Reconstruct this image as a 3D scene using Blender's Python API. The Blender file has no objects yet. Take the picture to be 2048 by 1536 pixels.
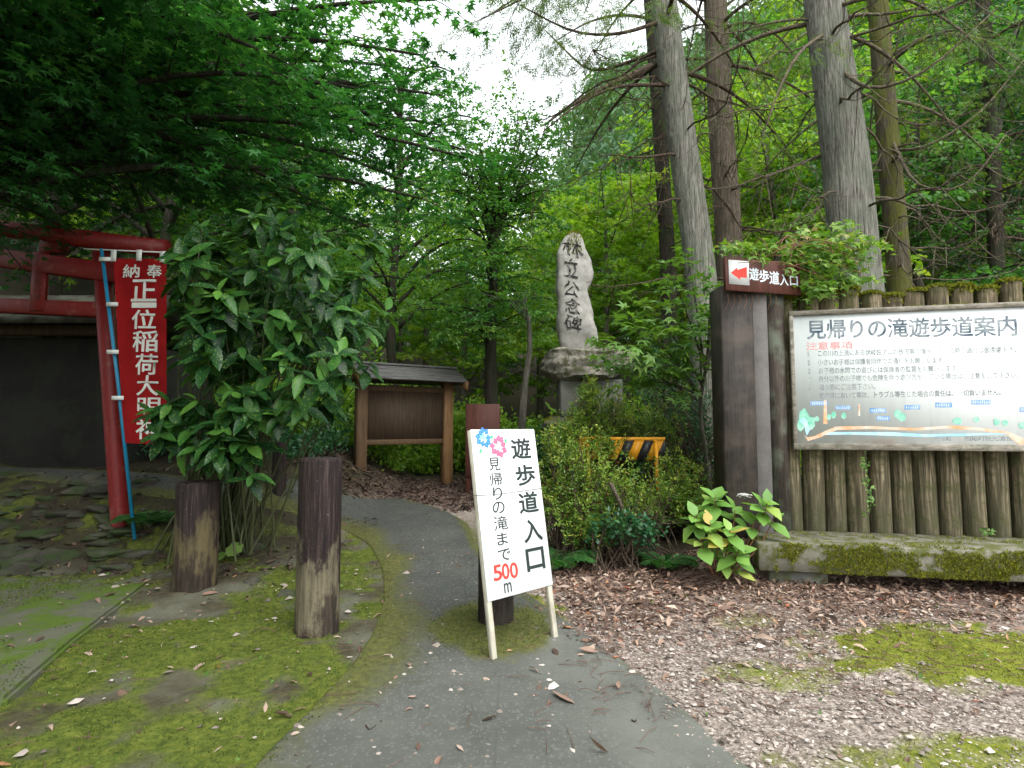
import bpy, bmesh, math, random
import numpy as np
from mathutils import Vector, Matrix

# ------------------------------------------------------------------ camera, world, sun, exposure
SC = bpy.context.scene
COL = SC.collection
F = 1138.0                      # focal length in pixels of the 2048 px wide photograph
HC = 1.3                        # camera height
PITCH = math.atan(82 / F)
cam = bpy.data.cameras.new("camera"); camo = bpy.data.objects.new("camera", cam); COL.objects.link(camo)
cam.sensor_width = 36; cam.lens = 36 * F / 2048
cam.clip_start = 0.05; cam.clip_end = 2000
camo.location = (0, 0, HC); camo.rotation_euler = (math.pi / 2 + PITCH, 0, 0)
SC.camera = camo
SUN_EL, SUN_AZ = math.radians(52), math.radians(150)     # azimuth measured from +Y clockwise
w = bpy.data.worlds.new("World"); SC.world = w; w.use_nodes = True
nt = w.node_tree; nt.nodes.clear()
sky = nt.nodes.new("ShaderNodeTexSky"); sky.sky_type = 'NISHITA'; sky.sun_disc = False
sky.sun_elevation = SUN_EL; sky.sun_rotation = SUN_AZ
sky.air_density = 1.0; sky.dust_density = 4.0; sky.ozone_density = 1.0
hs = nt.nodes.new("ShaderNodeHueSaturation"); hs.inputs['Saturation'].default_value = 0.22
bg = nt.nodes.new("ShaderNodeBackground"); bg.inputs['Strength'].default_value = 0.15
wo = nt.nodes.new("ShaderNodeOutputWorld")
mx = nt.nodes.new("ShaderNodeMix"); mx.data_type = 'RGBA'; mx.inputs[0].default_value = .6      # bright even cloud over the clear sky
mx.inputs[7].default_value = (3.3, 3.5, 3.6, 1)
nt.links.new(sky.outputs[0], hs.inputs['Color']); nt.links.new(hs.outputs[0], mx.inputs[6]); nt.links.new(mx.outputs[2], bg.inputs[0]); nt.links.new(bg.outputs[0], wo.inputs[0])
sun = bpy.data.lights.new("sun", 'SUN'); suno = bpy.data.objects.new("sun", sun); COL.objects.link(suno)
sun.energy = 0.6; sun.angle = math.radians(60); sun.color = (1, .96, .9)
sd = Vector((math.sin(SUN_AZ) * math.cos(SUN_EL), math.cos(SUN_AZ) * math.cos(SUN_EL), math.sin(SUN_EL)))
suno.rotation_euler = sd.to_track_quat('Z', 'Y').to_euler()
SC.view_settings.view_transform = 'Standard'; SC.view_settings.look = 'None'
SC.view_settings.exposure = 2.05; SC.view_settings.gamma = 1
SC.render.engine = 'CYCLES'
cy = SC.cycles
cy.use_denoising = True
cy.max_bounces = 6; cy.diffuse_bounces = 4; cy.glossy_bounces = 2; cy.transmission_bounces = 4; cy.transparent_max_bounces = 8
cy.use_adaptive_sampling = True; cy.adaptive_threshold = 0.02

# ------------------------------------------------------------------ numeric helpers
def hash2(i, j, s):
    n = (i * 374761393 + j * 668265263 + s * 982451653) & 0x7fffffff
    n = ((n ^ (n >> 13)) * 1274126177) & 0x7fffffff
    return ((n ^ (n >> 16)) & 0xffff) / 65535.0
def vnoise(x, y, s=0):
    x = np.asarray(x, float); y = np.asarray(y, float)
    i = np.floor(x).astype(np.int64); j = np.floor(y).astype(np.int64)
    u = x - i; v = y - j; u = u * u * (3 - 2 * u); v = v * v * (3 - 2 * v)
    a = hash2(i, j, s); b = hash2(i + 1, j, s); c = hash2(i, j + 1, s); d = hash2(i + 1, j + 1, s)
    return (a * (1 - u) + b * u) * (1 - v) + (c * (1 - u) + d * u) * v
def fbm(x, y, s=0, o=4):
    r = 0; a = .5; t = 0
    x = np.asarray(x, float); y = np.asarray(y, float)
    for k in range(o):
        r = r + a * vnoise(x * 2 ** k, y * 2 ** k, s + k * 7); t += a; a *= .5
    return r / t
def sst(a, b, x):
    t = np.clip((np.asarray(x, float) - a) / (b - a), 0, 1); return t * t * (3 - 2 * t)

def gz(x, y):
    """height of the ground"""
    x = np.asarray(x, float); y = np.asarray(y, float)
    z = .053 * np.clip(y - 4, 0, 8) + .16 * np.clip(y - 12, 0, 90)
    z = z + .62 * sst(13, 26, y) * np.clip(y - 13, 0, 75) * sst(1, 14, x) * .75
    z = z + .5 * np.clip(-x - 6.2, 0, 80) * sst(4, 9, y) + .45 * np.clip(x - 9, 0, 80) * sst(6, 11, y)
    z = z + .62 * sst(4.85, 6.7, y) * sst(-1.7, -2.9, x)                      # stone bank under the gate
    z = z + .26 * sst(4.72, 5.0, y) * sst(1.5, 2.1, x)                        # terrace under the fence
    z = z + .22 * np.exp(-((x - 1.0) ** 2 + (y - 7.4) ** 2) / 1.6)            # mound of the monument
    return z

def ray(px, py):
    cx, cyy = (px - 1024) / F, (768 - py) / F
    c, s = math.cos(PITCH), math.sin(PITCH)
    return np.array([cx, c - s * cyy, s + c * cyy])
def at(px, py, Y):
    d = ray(px, py); t = Y / d[1]
    return np.array([d[0] * t, Y, HC + d[2] * t])
def G(px, py):
    d = ray(px, py); lo, hi = .5, 60
    for k in range(50):
        m = (lo + hi) / 2; p = d * m
        if HC + p[2] > gz(p[0], p[1]): lo = m
        else: hi = m
    p = d * lo
    return np.array([p[0], p[1], float(gz(p[0], p[1]))])
def nrm(v):
    v = np.asarray(v, float); return v / (np.linalg.norm(v, axis=-1, keepdims=True) + 1e-9)

# ------------------------------------------------------------------ object helpers
def tag(o, label=None, cat=None, group=None, kind=None):
    if label: o['label'] = label
    if cat: o['category'] = cat
    if group: o['group'] = group
    if kind: o['kind'] = kind
    return o
def thing(name, label, cat, loc=(0, 0, 0), group=None, mat=None):
    o = bpy.data.objects.new(name, None); COL.objects.link(o); o.empty_display_size = .1
    if mat is not None: o.matrix_world = mat
    else: o.location = [float(c) for c in loc]
    return tag(o, label, cat, group)
def raw_mesh(name, V, FL, mat=None, smooth=False, attrs=None, uv=None):
    """V (n,3); FL list of (m,k) index arrays."""
    V = np.asarray(V, np.float32)
    FL = [np.asarray(f, np.int32) for f in (FL if isinstance(FL, list) else [FL]) if len(f)]
    me = bpy.data.meshes.new(name)
    me.vertices.add(len(V)); me.vertices.foreach_set('co', V.ravel())
    idx = np.concatenate([f.ravel() for f in FL]); sizes = np.concatenate([np.full(len(f), f.shape[1], np.int32) for f in FL])
    me.loops.add(len(idx)); me.loops.foreach_set('vertex_index', idx)
    me.polygons.add(len(sizes)); st = np.zeros(len(sizes), np.int32); st[1:] = np.cumsum(sizes)[:-1]
    me.polygons.foreach_set('loop_start', st)
    if smooth: me.polygons.foreach_set('use_smooth', np.ones(len(sizes), bool))
    me.update(calc_edges=True)
    if attrs:
        for k, a in attrs.items():
            t = me.attributes.new(k, 'FLOAT', 'POINT'); t.data.foreach_set('value', np.asarray(a, np.float32))
    if uv is not None:
        l = me.uv_layers.new(name='UVMap'); l.data.foreach_set('uv', np.asarray(uv, np.float32)[idx].ravel())
    if mat: me.materials.append(mat)
    return me
def link(name, me, parent=None):
    o = bpy.data.objects.new(name, me); COL.objects.link(o)
    if parent is not None: o.parent = parent
    return o
class MB:
    """collects shapes into one mesh"""
    def __init__(s): s.V = []; s.F = {}; s.n = 0; s.A = []
    def add(s, V, FL, a=0.):
        V = np.asarray(V, float).reshape(-1, 3)
        for f in FL:
            f = np.asarray(f); f = f.reshape(len(f), -1)
            s.F.setdefault(f.shape[1], []).append(f + s.n)
        s.V.append(V); s.n += len(V); s.A.append(np.full(len(V), a)); return s
    def box(s, lo, hi, M=None, bev=0.):
        x0, y0, z0 = lo; x1, y1, z1 = hi
        if bev <= 0:
            V = np.array([(x, y, z) for z in (z0, z1) for y in (y0, y1) for x in (x0, x1)], float)
            Fq = [[0, 2, 3, 1], [4, 5, 7, 6], [0, 1, 5, 4], [2, 6, 7, 3], [0, 4, 6, 2], [1, 3, 7, 5]]
            Fs = [np.array(Fq)]
        else:
            bm = bmesh.new(); bmesh.ops.create_cube(bm, size=1)
            for v in bm.verts: v.co = Vector(((x0 + x1) / 2 + v.co.x * (x1 - x0), (y0 + y1) / 2 + v.co.y * (y1 - y0), (z0 + z1) / 2 + v.co.z * (z1 - z0)))
            bmesh.ops.bevel(bm, geom=list(bm.edges), offset=bev, segments=1, affect='EDGES')
            V = np.array([v.co[:] for v in bm.verts]); bm.verts.index_update()
            d = {}
            for f in bm.faces: d.setdefault(len(f.verts), []).append([v.index for v in f.verts])
            Fs = [np.array(q) for q in d.values()]; bm.free()
        if M is not None: V = V @ np.array(M)[:3, :3].T + np.array(M)[:3, 3]
        return s.add(V, Fs)
    def tube(s, P, R, n=6, cap=True, a=0.):
        P = np.asarray(P, float); m = len(P); R = np.broadcast_to(np.asarray(R, float), (m,))
        T = np.gradient(P, axis=0); T = nrm(T)
        ref = np.array([0, 0, 1.]) if abs(T[0][2]) < .9 else np.array([1., 0, 0])
        u = nrm(np.cross(ref, T[0])); V = np.zeros((m, n, 3)); an = np.arange(n) * 2 * math.pi / n
        for k in range(m):
            u = nrm(u - T[k] * np.dot(u, T[k])); v = np.cross(T[k], u)
            V[k] = P[k] + R[k] * (np.cos(an)[:, None] * u + np.sin(an)[:, None] * v)
        i = np.arange(m - 1)[:, None] * n; j = np.arange(n)[None]; j2 = (j + 1) % n
        Q = np.stack([i + j, i + j2, i + n + j2, i + n + j], -1).reshape(-1, 4)
        Fs = [Q]
        if cap: Fs += [np.arange(n)[::-1][None], ((m - 1) * n + np.arange(n))[None]]
        return s.add(V.reshape(-1, 3), Fs, a)
    def me(s, name, mat=None, smooth=False, attr=None):
        return raw_mesh(name, np.concatenate(s.V), [np.concatenate(f) for f in s.F.values()], mat, smooth, {attr: np.concatenate(s.A)} if attr else None)
    def build(s, name, mat=None, parent=None, smooth=False, attr=None):
        return link(name, s.me(name, mat, smooth, attr), parent)

# ------------------------------------------------------------------ materials
class NT:
    def __init__(s, name):
        s.m = bpy.data.materials.new(name); s.m.use_nodes = True; s.t = s.m.node_tree; s.t.nodes.clear()
        s.out = s.n('OutputMaterial'); s.b = s.n('BsdfPrincipled'); s.l(s.b.outputs[0], s.out.inputs[0])
    def n(s, t, **k):
        x = s.t.nodes.new('ShaderNode' + t)
        for a, v in k.items(): setattr(x, a, v)
        return x
    def l(s, a, b): s.t.links.new(a, b)
    def val(s, sock, v):
        if hasattr(v, 'is_linked') or hasattr(v, 'links'): s.l(v, sock)
        else: sock.default_value = v
    def coord(s, kind='Object', scale=(1, 1, 1)):
        c = s.n('TexCoord'); m = s.n('Mapping'); m.inputs['Scale'].default_value = scale
        s.l(c.outputs[kind], m.inputs[0]); return m.outputs[0]
    def noise(s, vec, scale, detail=4, rough=.6, dist=0.):
        x = s.n('TexNoise'); s.l(vec, x.inputs['Vector']); x.inputs['Scale'].default_value = scale
        x.inputs['Detail'].default_value = detail; x.inputs['Roughness'].default_value = rough; x.inputs['Distortion'].default_value = dist
        return x.outputs[0]
    def vor(s, vec, scale, out='Distance'):
        x = s.n('TexVoronoi'); s.l(vec, x.inputs['Vector']); x.inputs['Scale'].default_value = scale; return x.outputs[out]
    def attr(s, name):
        x = s.n('Attribute', attribute_name=name); return x.outputs['Fac']
    def ramp(s, fac, stops):
        x = s.n('ValToRGB'); e = x.color_ramp.elements
        while len(e) > 1: e.remove(e[-1])
        for k, (p, c) in enumerate(stops):
            q = e[0] if k == 0 else e.new(p)
            q.position = p; q.color = (*c, 1) if not isinstance(c, (int, float)) else (c, c, c, 1)
        s.l(fac, x.inputs[0]); return x.outputs[0]
    def mix(s, f, a, b, mode='MIX'):
        x = s.n('Mix', data_type='RGBA', blend_type=mode)
        s.val(x.inputs[0], f)
        for sock, v in ((x.inputs[6], a), (x.inputs[7], b)):
            if isinstance(v, tuple): sock.default_value = (*v, 1) if len(v) == 3 else v
            else: s.l(v, sock)
        return x.outputs[2]
    def math(s, op, a, b=0., clamp=False):
        x = s.n('Math', operation=op, use_clamp=clamp); s.val(x.inputs[0], a); s.val(x.inputs[1], b); return x.outputs[0]
    def bump(s, h, strength=.5, dist=.01):
        x = s.n('Bump'); x.inputs['Strength'].default_value = strength; x.inputs['Distance'].default_value = dist
        s.l(h, x.inputs['Height']); s.l(x.outputs[0], s.b.inputs['Normal']); return x.outputs[0]
    def done(s, col, rough=.8, spec=.3):
        s.val(s.b.inputs['Base Color'], (*col, 1) if isinstance(col, tuple) else col)
        s.val(s.b.inputs['Roughness'], rough); s.b.inputs['Specular IOR Level'].default_value = spec
        return s.m

def leaf_mat(name, stops, rough=.42, trans=.35, tcol=(1.35, 1.3, .5), spec=.4, spots=None):
    q = NT(name)
    c = q.ramp(q.attr('rnd'), stops)
    if spots:
        uv = q.coord('UV', (1, 1, 1)); v = q.vor(uv, 15); n = q.noise(uv, 4, 3)
        f = q.math('MULTIPLY', q.ramp(v, [(.24, 1.), (.36, 0.)]), q.ramp(n, [(.36, 0.), (.5, 1.)]))
        c = q.mix(q.math('MULTIPLY', f, .5), c, spots)
    q.done(c, rough, spec)
    tr = q.n('BsdfTranslucent'); q.l(q.mix(1., c, tcol, 'MULTIPLY'), tr.inputs[0])
    mx = q.n('MixShader'); mx.inputs[0].default_value = trans
    q.l(q.b.outputs[0], mx.inputs[1]); q.l(tr.outputs[0], mx.inputs[2]); q.l(mx.outputs[0], q.out.inputs[0])
    return q.m
def bark_mat(name, dark, light, moss=None, mossz=(0, 1), sc=1., blotch=.5):
    q = NT(name)
    v2 = q.coord('Object', (1, 1, 1))
    n = q.noise(q.coord('Object', (20 * sc, 20 * sc, .8 * sc)), 2.2, 8, .7, .7); f = q.noise(q.coord('Object', (55 * sc, 55 * sc, 2.4 * sc)), 2, 5, .7, .4)
    big = q.noise(v2, 2.6, 5, .65)
    h = q.math('ADD', q.math('MULTIPLY', n, .6), q.math('MULTIPLY', f, .5))
    mid = tuple(a * .55 + b * .4 for a, b in zip(dark, light))
    c = q.ramp(h, [(.45, dark), (.54, mid), (.64, light)])
    c = q.mix(q.ramp(big, [(.48, 0.), (.66, blotch)]), c, q.mix(q.ramp(h, [(.46, 0.), (.62, 1.)]), dark, mid))
    if moss:
        s = q.n('SeparateXYZ'); q.l(v2, s.inputs[0])
        g = q.math('MULTIPLY', q.ramp(q.noise(v2, 3.5, 4), [(.42, 0.), (.55, 1.)]), moss[3])
        c = q.mix(g, c, moss[:3])
    q.bump(h, 1., .05)
    return q.done(c, .9, .1)
def wood_mat(name, dark, light, scale=(9, 9, 1.2), rough=.75, stain=None, spec=.25):
    q = NT(name)
    v = q.coord('Object', scale); n = q.noise(v, 3, 5, .6, .6); b = q.noise(q.coord('Object'), 4, 3)
    c = q.ramp(n, [(.3, dark), (.7, light)])
    if stain: c = q.mix(q.ramp(b, [(.45, 0.), (.62, stain[3])]), c, stain[:3])
    q.bump(n, .35, .006)
    return q.done(c, rough, spec)
def plain(name, col, rough=.6, spec=.3, var=.15, sc=8):
    q = NT(name)
    n = q.noise(q.coord('Object'), sc, 4)
    c = q.ramp(n, [(.3, tuple(a * (1 - var) for a in col)), (.7, tuple(min(1, a * (1 + var)) for a in col))])
    return q.done(c, rough, spec)

M = {}
M['leaf_bright'] = leaf_mat('leaf_bright', [(0, (.085, .20, .018)), (.5, (.17, .33, .032)), (.9, (.26, .42, .05)), (1, (.36, .42, .07))], .45, .5)
M['leaf_mid'] = leaf_mat('leaf_mid', [(0, (.035, .125, .026)), (.6, (.078, .215, .045)), (1, (.15, .29, .06))], .42, .5, (1.25, 1.3, .6))
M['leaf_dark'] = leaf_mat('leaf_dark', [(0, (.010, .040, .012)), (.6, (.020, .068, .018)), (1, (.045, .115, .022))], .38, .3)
M['leaf_teal'] = leaf_mat('leaf_teal', [(0, (.012, .06, .024)), (.6, (.028, .105, .04)), (1, (.06, .17, .06))], .36, .35)
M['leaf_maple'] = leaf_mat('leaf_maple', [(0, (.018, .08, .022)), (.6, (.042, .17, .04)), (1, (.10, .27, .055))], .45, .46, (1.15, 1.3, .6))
M['leaf_sapling'] = leaf_mat('leaf_sapling', [(0, (.07, .17, .03)), (.6, (.12, .25, .05)), (1, (.22, .34, .09))], .5, .4)
M['leaf_vine'] = leaf_mat('leaf_vine', [(0, (.07, .18, .02)), (.7, (.15, .28, .04)), (.93, (.24, .36, .07)), (1, (.34, .26, .12))], .5, .4)
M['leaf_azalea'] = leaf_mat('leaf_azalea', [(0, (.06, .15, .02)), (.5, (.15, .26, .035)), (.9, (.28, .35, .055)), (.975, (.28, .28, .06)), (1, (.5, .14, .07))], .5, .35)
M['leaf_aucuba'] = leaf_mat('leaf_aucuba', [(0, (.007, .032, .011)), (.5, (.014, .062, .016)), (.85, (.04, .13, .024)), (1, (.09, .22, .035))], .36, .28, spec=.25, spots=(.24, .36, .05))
M['leaf_hydrangea'] = leaf_mat('leaf_hydrangea', [(0, (.12, .26, .05)), (.7, (.20, .38, .08)), (.9, (.26, .42, .09)), (1, (.55, .42, .12))], .45, .35)
M['needle'] = leaf_mat('needle', [(0, (.04, .10, .016)), (.6, (.09, .17, .03)), (1, (.15, .21, .045))], .6, .35)
M['needle_brown'] = leaf_mat('needle_brown', [(0, (.05, .045, .02)), (1, (.13, .10, .05))], .8, .2)
M['leaf_far_haze'] = leaf_mat('leaf_far_haze', [(0, (.05, .13, .06)), (.6, (.09, .20, .085)), (1, (.15, .26, .10))], .6, .3)  # distance haze put into the leaf colour: paler and bluer
M['grass'] = leaf_mat('grass', [(0, (.05, .11, .012)), (1, (.14, .22, .03))], .6, .3)
M['fern'] = leaf_mat('fern', [(0, (.02, .09, .02)), (1, (.06, .17, .04))], .5, .35)
M['bark_gray'] = bark_mat('bark_gray', (.05, .048, .04), (.36, .345, .30), (.16, .20, .14, .35))
M['bark_brown'] = bark_mat('bark_brown', (.055, .045, .032), (.20, .165, .125), None, blotch=.2)
M['bark_moss'] = bark_mat('bark_moss', (.04, .034, .022), (.15, .13, .09), (.10, .11, .018, .75))
M['bark_dark'] = bark_mat('bark_dark', (.018, .015, .012), (.075, .06, .05), (.03, .05, .02, .4))
M['bark_pale'] = bark_mat('bark_pale', (.06, .055, .045), (.22, .20, .17), (.05, .07, .03, .4))
M['twig'] = bark_mat('twig', (.05, .036, .025), (.16, .12, .09))
M['twig_pale'] = bark_mat('twig_pale', (.09, .075, .055), (.25, .21, .15))
M['stem_red'] = plain('stem_red', (.16, .07, .035), .5)
M['stem_green'] = plain('stem_green', (.06, .07, .03), .6)
M['red_paint'] = NT('red_paint')
def red_paint():
    q = NT('weathered_red_paint')
    v = q.coord('Object'); n = q.noise(v, 6, 6, .7); n2 = q.noise(q.coord('Object', (30, 30, 4)), 2, 3)
    c = q.ramp(n2, [(.3, (.12, .006, .006)), (.7, (.19, .011, .010))])
    c = q.mix(q.ramp(n, [(.56, 0.), (.66, .7)]), c, (.22, .075, .06))
    q.bump(n2, .2, .004); return q.done(c, .5, .35)
M['red_paint'] = red_paint()
def cloth_mat():
    q = NT('red_banner_cloth')
    v = q.coord('Object'); wv = q.noise(v, 220, 2); n = q.noise(v, 5, 3)
    c = q.ramp(n, [(.3, (.25, .007, .009)), (.7, (.36, .012, .014))])
    q.bump(wv, .15, .001); q.done(c, .8, .15)
    tr = q.n('BsdfTranslucent'); tr.inputs[0].default_value = (.5, .02, .02, 1); mx = q.n('MixShader'); mx.inputs[0].default_value = .25
    q.l(q.b.outputs[0], mx.inputs[1]); q.l(tr.outputs[0], mx.inputs[2]); q.l(mx.outputs[0], q.out.inputs[0]); return q.m
M['cloth'] = cloth_mat()
M['white_print'] = plain('white_print', (.66, .66, .62), .8, .15, .06)
M['white_tape'] = plain('white_tape', (.72, .74, .70), .7, .2, .08)
M['blue_pole'] = plain('blue_pole', (.015, .19, .34), .4, .4, .12)
def bollard_mat(name, lich, top):
    q = NT(name)
    v = q.coord('Object', (22, 22, 1.6)); n = q.noise(v, 2.2, 6, .65, .3); o = q.coord('Object'); b = q.noise(q.coord('Object', (2.2, 2.2, .9)), 2.4, 5, .7)
    s = q.n('SeparateXYZ'); q.l(o, s.inputs[0])
    c = q.ramp(n, [(.34, (.007, .005, .005)), (.53, (.022, .014, .013)), (.70, (.062, .042, .038))])
    h = q.math('ADD', s.outputs[2], q.math('MULTIPLY', q.math('SUBTRACT', b, .5), 1.5))
    f = q.ramp(q.math('DIVIDE', h, top), [(.10, .15), (.24, .9), (.40, .7), (.50, 0.)])
    f = q.math('MULTIPLY', f, q.ramp(n, [(.30, .35), (.6, 1.)]))
    c = q.mix(f, c, lich)
    c = q.mix(q.math('MULTIPLY', q.ramp(q.noise(o, 34, 3, .8), [(.66, 0.), (.72, .5)]), q.ramp(b, [(.4, 0.), (.6, 1.)])), c, (.26, .19, .18))
    q.bump(q.math('ADD', n, q.math('MULTIPLY', q.noise(o, 60, 3), .4)), .7, .012)
    return q.done(c, .75, .25)
M['bollard_a'] = bollard_mat('bollard_wood_scuffed', (.17, .15, .095), 1.0)
M['bollard_b'] = bollard_mat('bollard_wood_lichen', (.11, .09, .042), .95)
M['bollard_c'] = bollard_mat('bollard_wood_black', (.035, .03, .022), .7)
def log_mat():
    q = NT('fence_log')
    o = q.coord('Object'); n = q.noise(q.coord('Object', (20, 20, 1.3)), 2, 6, .65, .4)
    big = q.noise(q.coord('Object', (3, 3, 1.0)), 2.1, 5, .7); s = q.n('SeparateXYZ'); q.l(o, s.inputs[0])
    oi = q.n('ObjectInfo')
    c = q.ramp(n, [(.34, (.03, .024, .016)), (.5, (.12, .096, .06)), (.66, (.30, .245, .16))])
    up = q.ramp(s.outputs[2], [(.04, .9), (.25, .75), (.55, .25), (.75, .12)])
    dirt = q.math('MULTIPLY', up, q.ramp(q.math('ADD', big, q.math('MULTIPLY', q.math('SUBTRACT', oi.outputs['Random'], .5), .15)), [(.3, .35), (.6, 1.)]))
    c = q.mix(dirt, c, (.045, .048, .028))
    c = q.mix(q.ramp(q.noise(o, 5, 5, .7), [(.47, 0.), (.60, .8)]), c, (.05, .056, .02))
    q.bump(n, .6, .012); return q.done(c, .85, .15)
M['log'] = log_mat()
M['log_black'] = wood_mat('log_black', (.016, .013, .01), (.075, .06, .048), (16, 16, 1.2), .8, (.16, .19, .14, .5))
M['post_black'] = wood_mat('post_black', (.009, .008, .007), (.034, .027, .022), (14, 14, .8), .6, (.075, .058, .045, .5))
def concrete(name, base, moss=None, mamt=.6, dark=.45, sc=1.):
    q = NT(name)
    o = q.coord('Object', (sc, sc, sc)); n = q.noise(o, 3.2, 6, .65); f = q.noise(o, 45, 4, .7); st = q.noise(o, 1.3, 4)
    c = q.ramp(n, [(.3, tuple(a * .62 for a in base)), (.7, base)])
    c = q.mix(q.ramp(f, [(.3, .0), (.75, .4)]), c, tuple(min(1, a * 1.35) for a in base))
    c = q.mix(q.ramp(st, [(.45, 0.), (.65, dark)]), c, tuple(a * .3 for a in base))
    if moss:
        g = q.noise(o, 4.5, 5, .7)
        c = q.mix(q.ramp(g, [(.46, 0.), (.56, mamt)]), c, moss)
    q.bump(q.math('ADD', f, n), .5, .012); return q.done(c, .9, .2)
M['stele'] = concrete('stele_stone', (.34, .33, .305), (.09, .09, .045), .25, .25, 2.2)
M['cap_rock'] = concrete('cap_rock', (.27, .25, .215), (.05, .055, .02), .85, .9, 3.5)
M['pedestal'] = concrete('pedestal_stone', (.19, .19, .175), (.07, .075, .035), .3, .4)
M['base_rock'] = concrete('base_rock', (.12, .12, .09), (.06, .075, .02), .85, .6)
M['rock'] = concrete('bank_rock', (.10, .095, .075), (.03, .05, .014), .85, .9)
M['slab'] = concrete('mossy_slab', (.11, .115, .08), (.07, .115, .014), .95, .4, .7)
M['bench'] = concrete('bench_concrete', (.21, .20, .16), (.075, .085, .02), .9, .6, 1.6)
M['bench_foot'] = concrete('bench_foot', (.2, .205, .185), (.09, .10, .03), .7, .5, 2)
M['concrete_strip'] = concrete('concrete_strip', (.13, .123, .117), None, .0, .3, 2)
M['dark_wall'] = concrete('dark_wall', (.028, .027, .025), (.03, .036, .022), .5, .4, .6)
M['moss'] = leaf_mat('moss_tuft', [(0, (.075, .095, .012)), (.5, (.145, .165, .018)), (1, (.24, .235, .025))], .9, .15, (1.2, 1.2, .5), .1)
M['moss_green'] = leaf_mat('moss_green', [(0, (.032, .056, .011)), (.5, (.072, .105, .018)), (1, (.14, .16, .03))], .9, .15, (1.2, 1.2, .5), .1)
M['fallen'] = leaf_mat('fallen_leaf', [(0, (.045, .028, .02)), (.3, (.135, .082, .058)), (.55, (.24, .155, .115)), (.8, (.34, .245, .19)), (.94, (.45, .36, .29)), (.985, (.33, .15, .06)), (1, (.26, .05, .04))], .6, .1, (1, .9, .7), .3)
M['fallen_dark'] = leaf_mat('fallen_leaf_dark', [(0, (.02, .012, .010)), (.5, (.06, .036, .030)), (.85, (.12, .078, .06)), (1, (.22, .15, .10))], .6, .1, (1, .9, .7), .3)
M['litter_twig'] = plain('litter_twig', (.12, .07, .055), .8)
M['pebble'] = leaf_mat('pebble', [(0, (.09, .075, .062)), (.4, (.22, .185, .158)), (.8, (.36, .31, .27)), (1, (.52, .47, .43))], .8, 0., spec=.2)
M['roof_shingle'] = wood_mat('roof_shingle', (.075, .075, .075), (.19, .185, .175), (1.5, 12, 12), .7)
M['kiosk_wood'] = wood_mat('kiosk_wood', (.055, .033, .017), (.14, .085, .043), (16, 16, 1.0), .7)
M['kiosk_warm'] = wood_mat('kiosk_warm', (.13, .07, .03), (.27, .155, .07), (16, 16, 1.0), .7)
M['kiosk_panel'] = wood_mat('kiosk_panel', (.035, .023, .014), (.085, .056, .033), (14, 14, .8), .7)
M['brown_board'] = wood_mat('brown_board', (.05, .017, .012), (.10, .035, .025), (8, 8, 1), .6)
M['sign_white'] = plain('sign_white', (.62, .64, .635), .6, .2, .03, 3)
M['sign_leg'] = wood_mat('sign_leg', (.42, .39, .30), (.66, .63, .53), (12, 12, 1.5), .6, (.16, .14, .09, .35))
M['sign_edge'] = wood_mat('sign_edge', (.40, .37, .29), (.60, .57, .47), (12, 12, 1.5), .6)
M['ink_black'] = plain('ink_black', (.016, .026, .026), .5, .3, .1)
M['ink_red'] = plain('ink_red', (.62, .045, .03), .5, .3, .05)
M['ink_blue'] = plain('ink_blue', (.05, .22, .66), .5, .3, .1)
M['ink_lightblue'] = plain('ink_lightblue', (.25, .58, .82), .5, .3, .1)
M['ink_pink'] = plain('ink_pink', (.72, .12, .22), .5, .3, .1)
M['ink_lightpink'] = plain('ink_lightpink', (.80, .45, .52), .5, .3, .1)
M['ink_green'] = plain('ink_green', (.08, .42, .20), .5, .3, .1)
M['wire'] = plain('wire', (.06, .06, .055), .5)
M['yellow'] = plain('barrier_yellow', (.62, .27, .012), .45, .4, .12)
M['black_paint'] = plain('barrier_black', (.018, .018, .02), .45, .4, .12)
def faded(name, col, amt, sc=7):
    """print that has flaked off in patches"""
    q = NT(name)
    o = q.coord('Object'); n = q.noise(q.coord('Object', (1, 1, 1)), sc, 5, .7)
    c = q.mix(q.ramp(n, [(.36, 0.), (.62, amt)]), col, (.64, .68, .675))
    return q.done(c, .6, .25)
M['print_navy'] = faded('print_navy', (.022, .05, .085), .45)
M['print_gray'] = faded('print_gray', (.12, .14, .15), .4, 9)
M['print_red'] = faded('print_red', (.62, .12, .12), .4, 9)
M['print_white'] = plain('print_white', (.6, .68, .74), .6)
M['print_label'] = faded('print_label', (.10, .25, .48), .45, 12)
M['print_green'] = faded('print_green', (.10, .45, .30), .45, 14)
M['print_orange'] = faded('print_orange', (.70, .32, .14), .65, 6)
M['print_blue'] = faded('print_blue', (.22, .52, .72), .6, 6)
def panel_white():
    q = NT('board_panel')
    o = q.coord('Object'); n = q.noise(q.coord('Object', (7.0, 7.0, .7)), 3, 5, .65); f = q.noise(o, 2.2, 4)
    c = q.ramp(n, [(.4, (.70, .745, .74)), (.6, (.67, .715, .71)), (.75, (.60, .63, .62))])
    s = q.n('SeparateXYZ'); q.l(o, s.inputs[0])
    rust = q.math('MULTIPLY', q.ramp(s.outputs[2], [(.03, 1.), (.06, .6), (.11, 0.)]), q.ramp(f, [(.5, 0.), (.66, .8)]))
    c = q.mix(rust, c, (.46, .20, .10))
    return q.done(c, .85, .08)
M['panel'] = panel_white()
M['carved'] = NT('carved_ink')
def carved():
    q = NT('carved_black'); n = q.noise(q.coord('Object'), 26, 4, .7)
    return q.done(q.ramp(n, [(.5, (.02, .02, .019)), (.66, (.20, .19, .175))]), .9, .1)
M['carved'] = carved()
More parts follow.
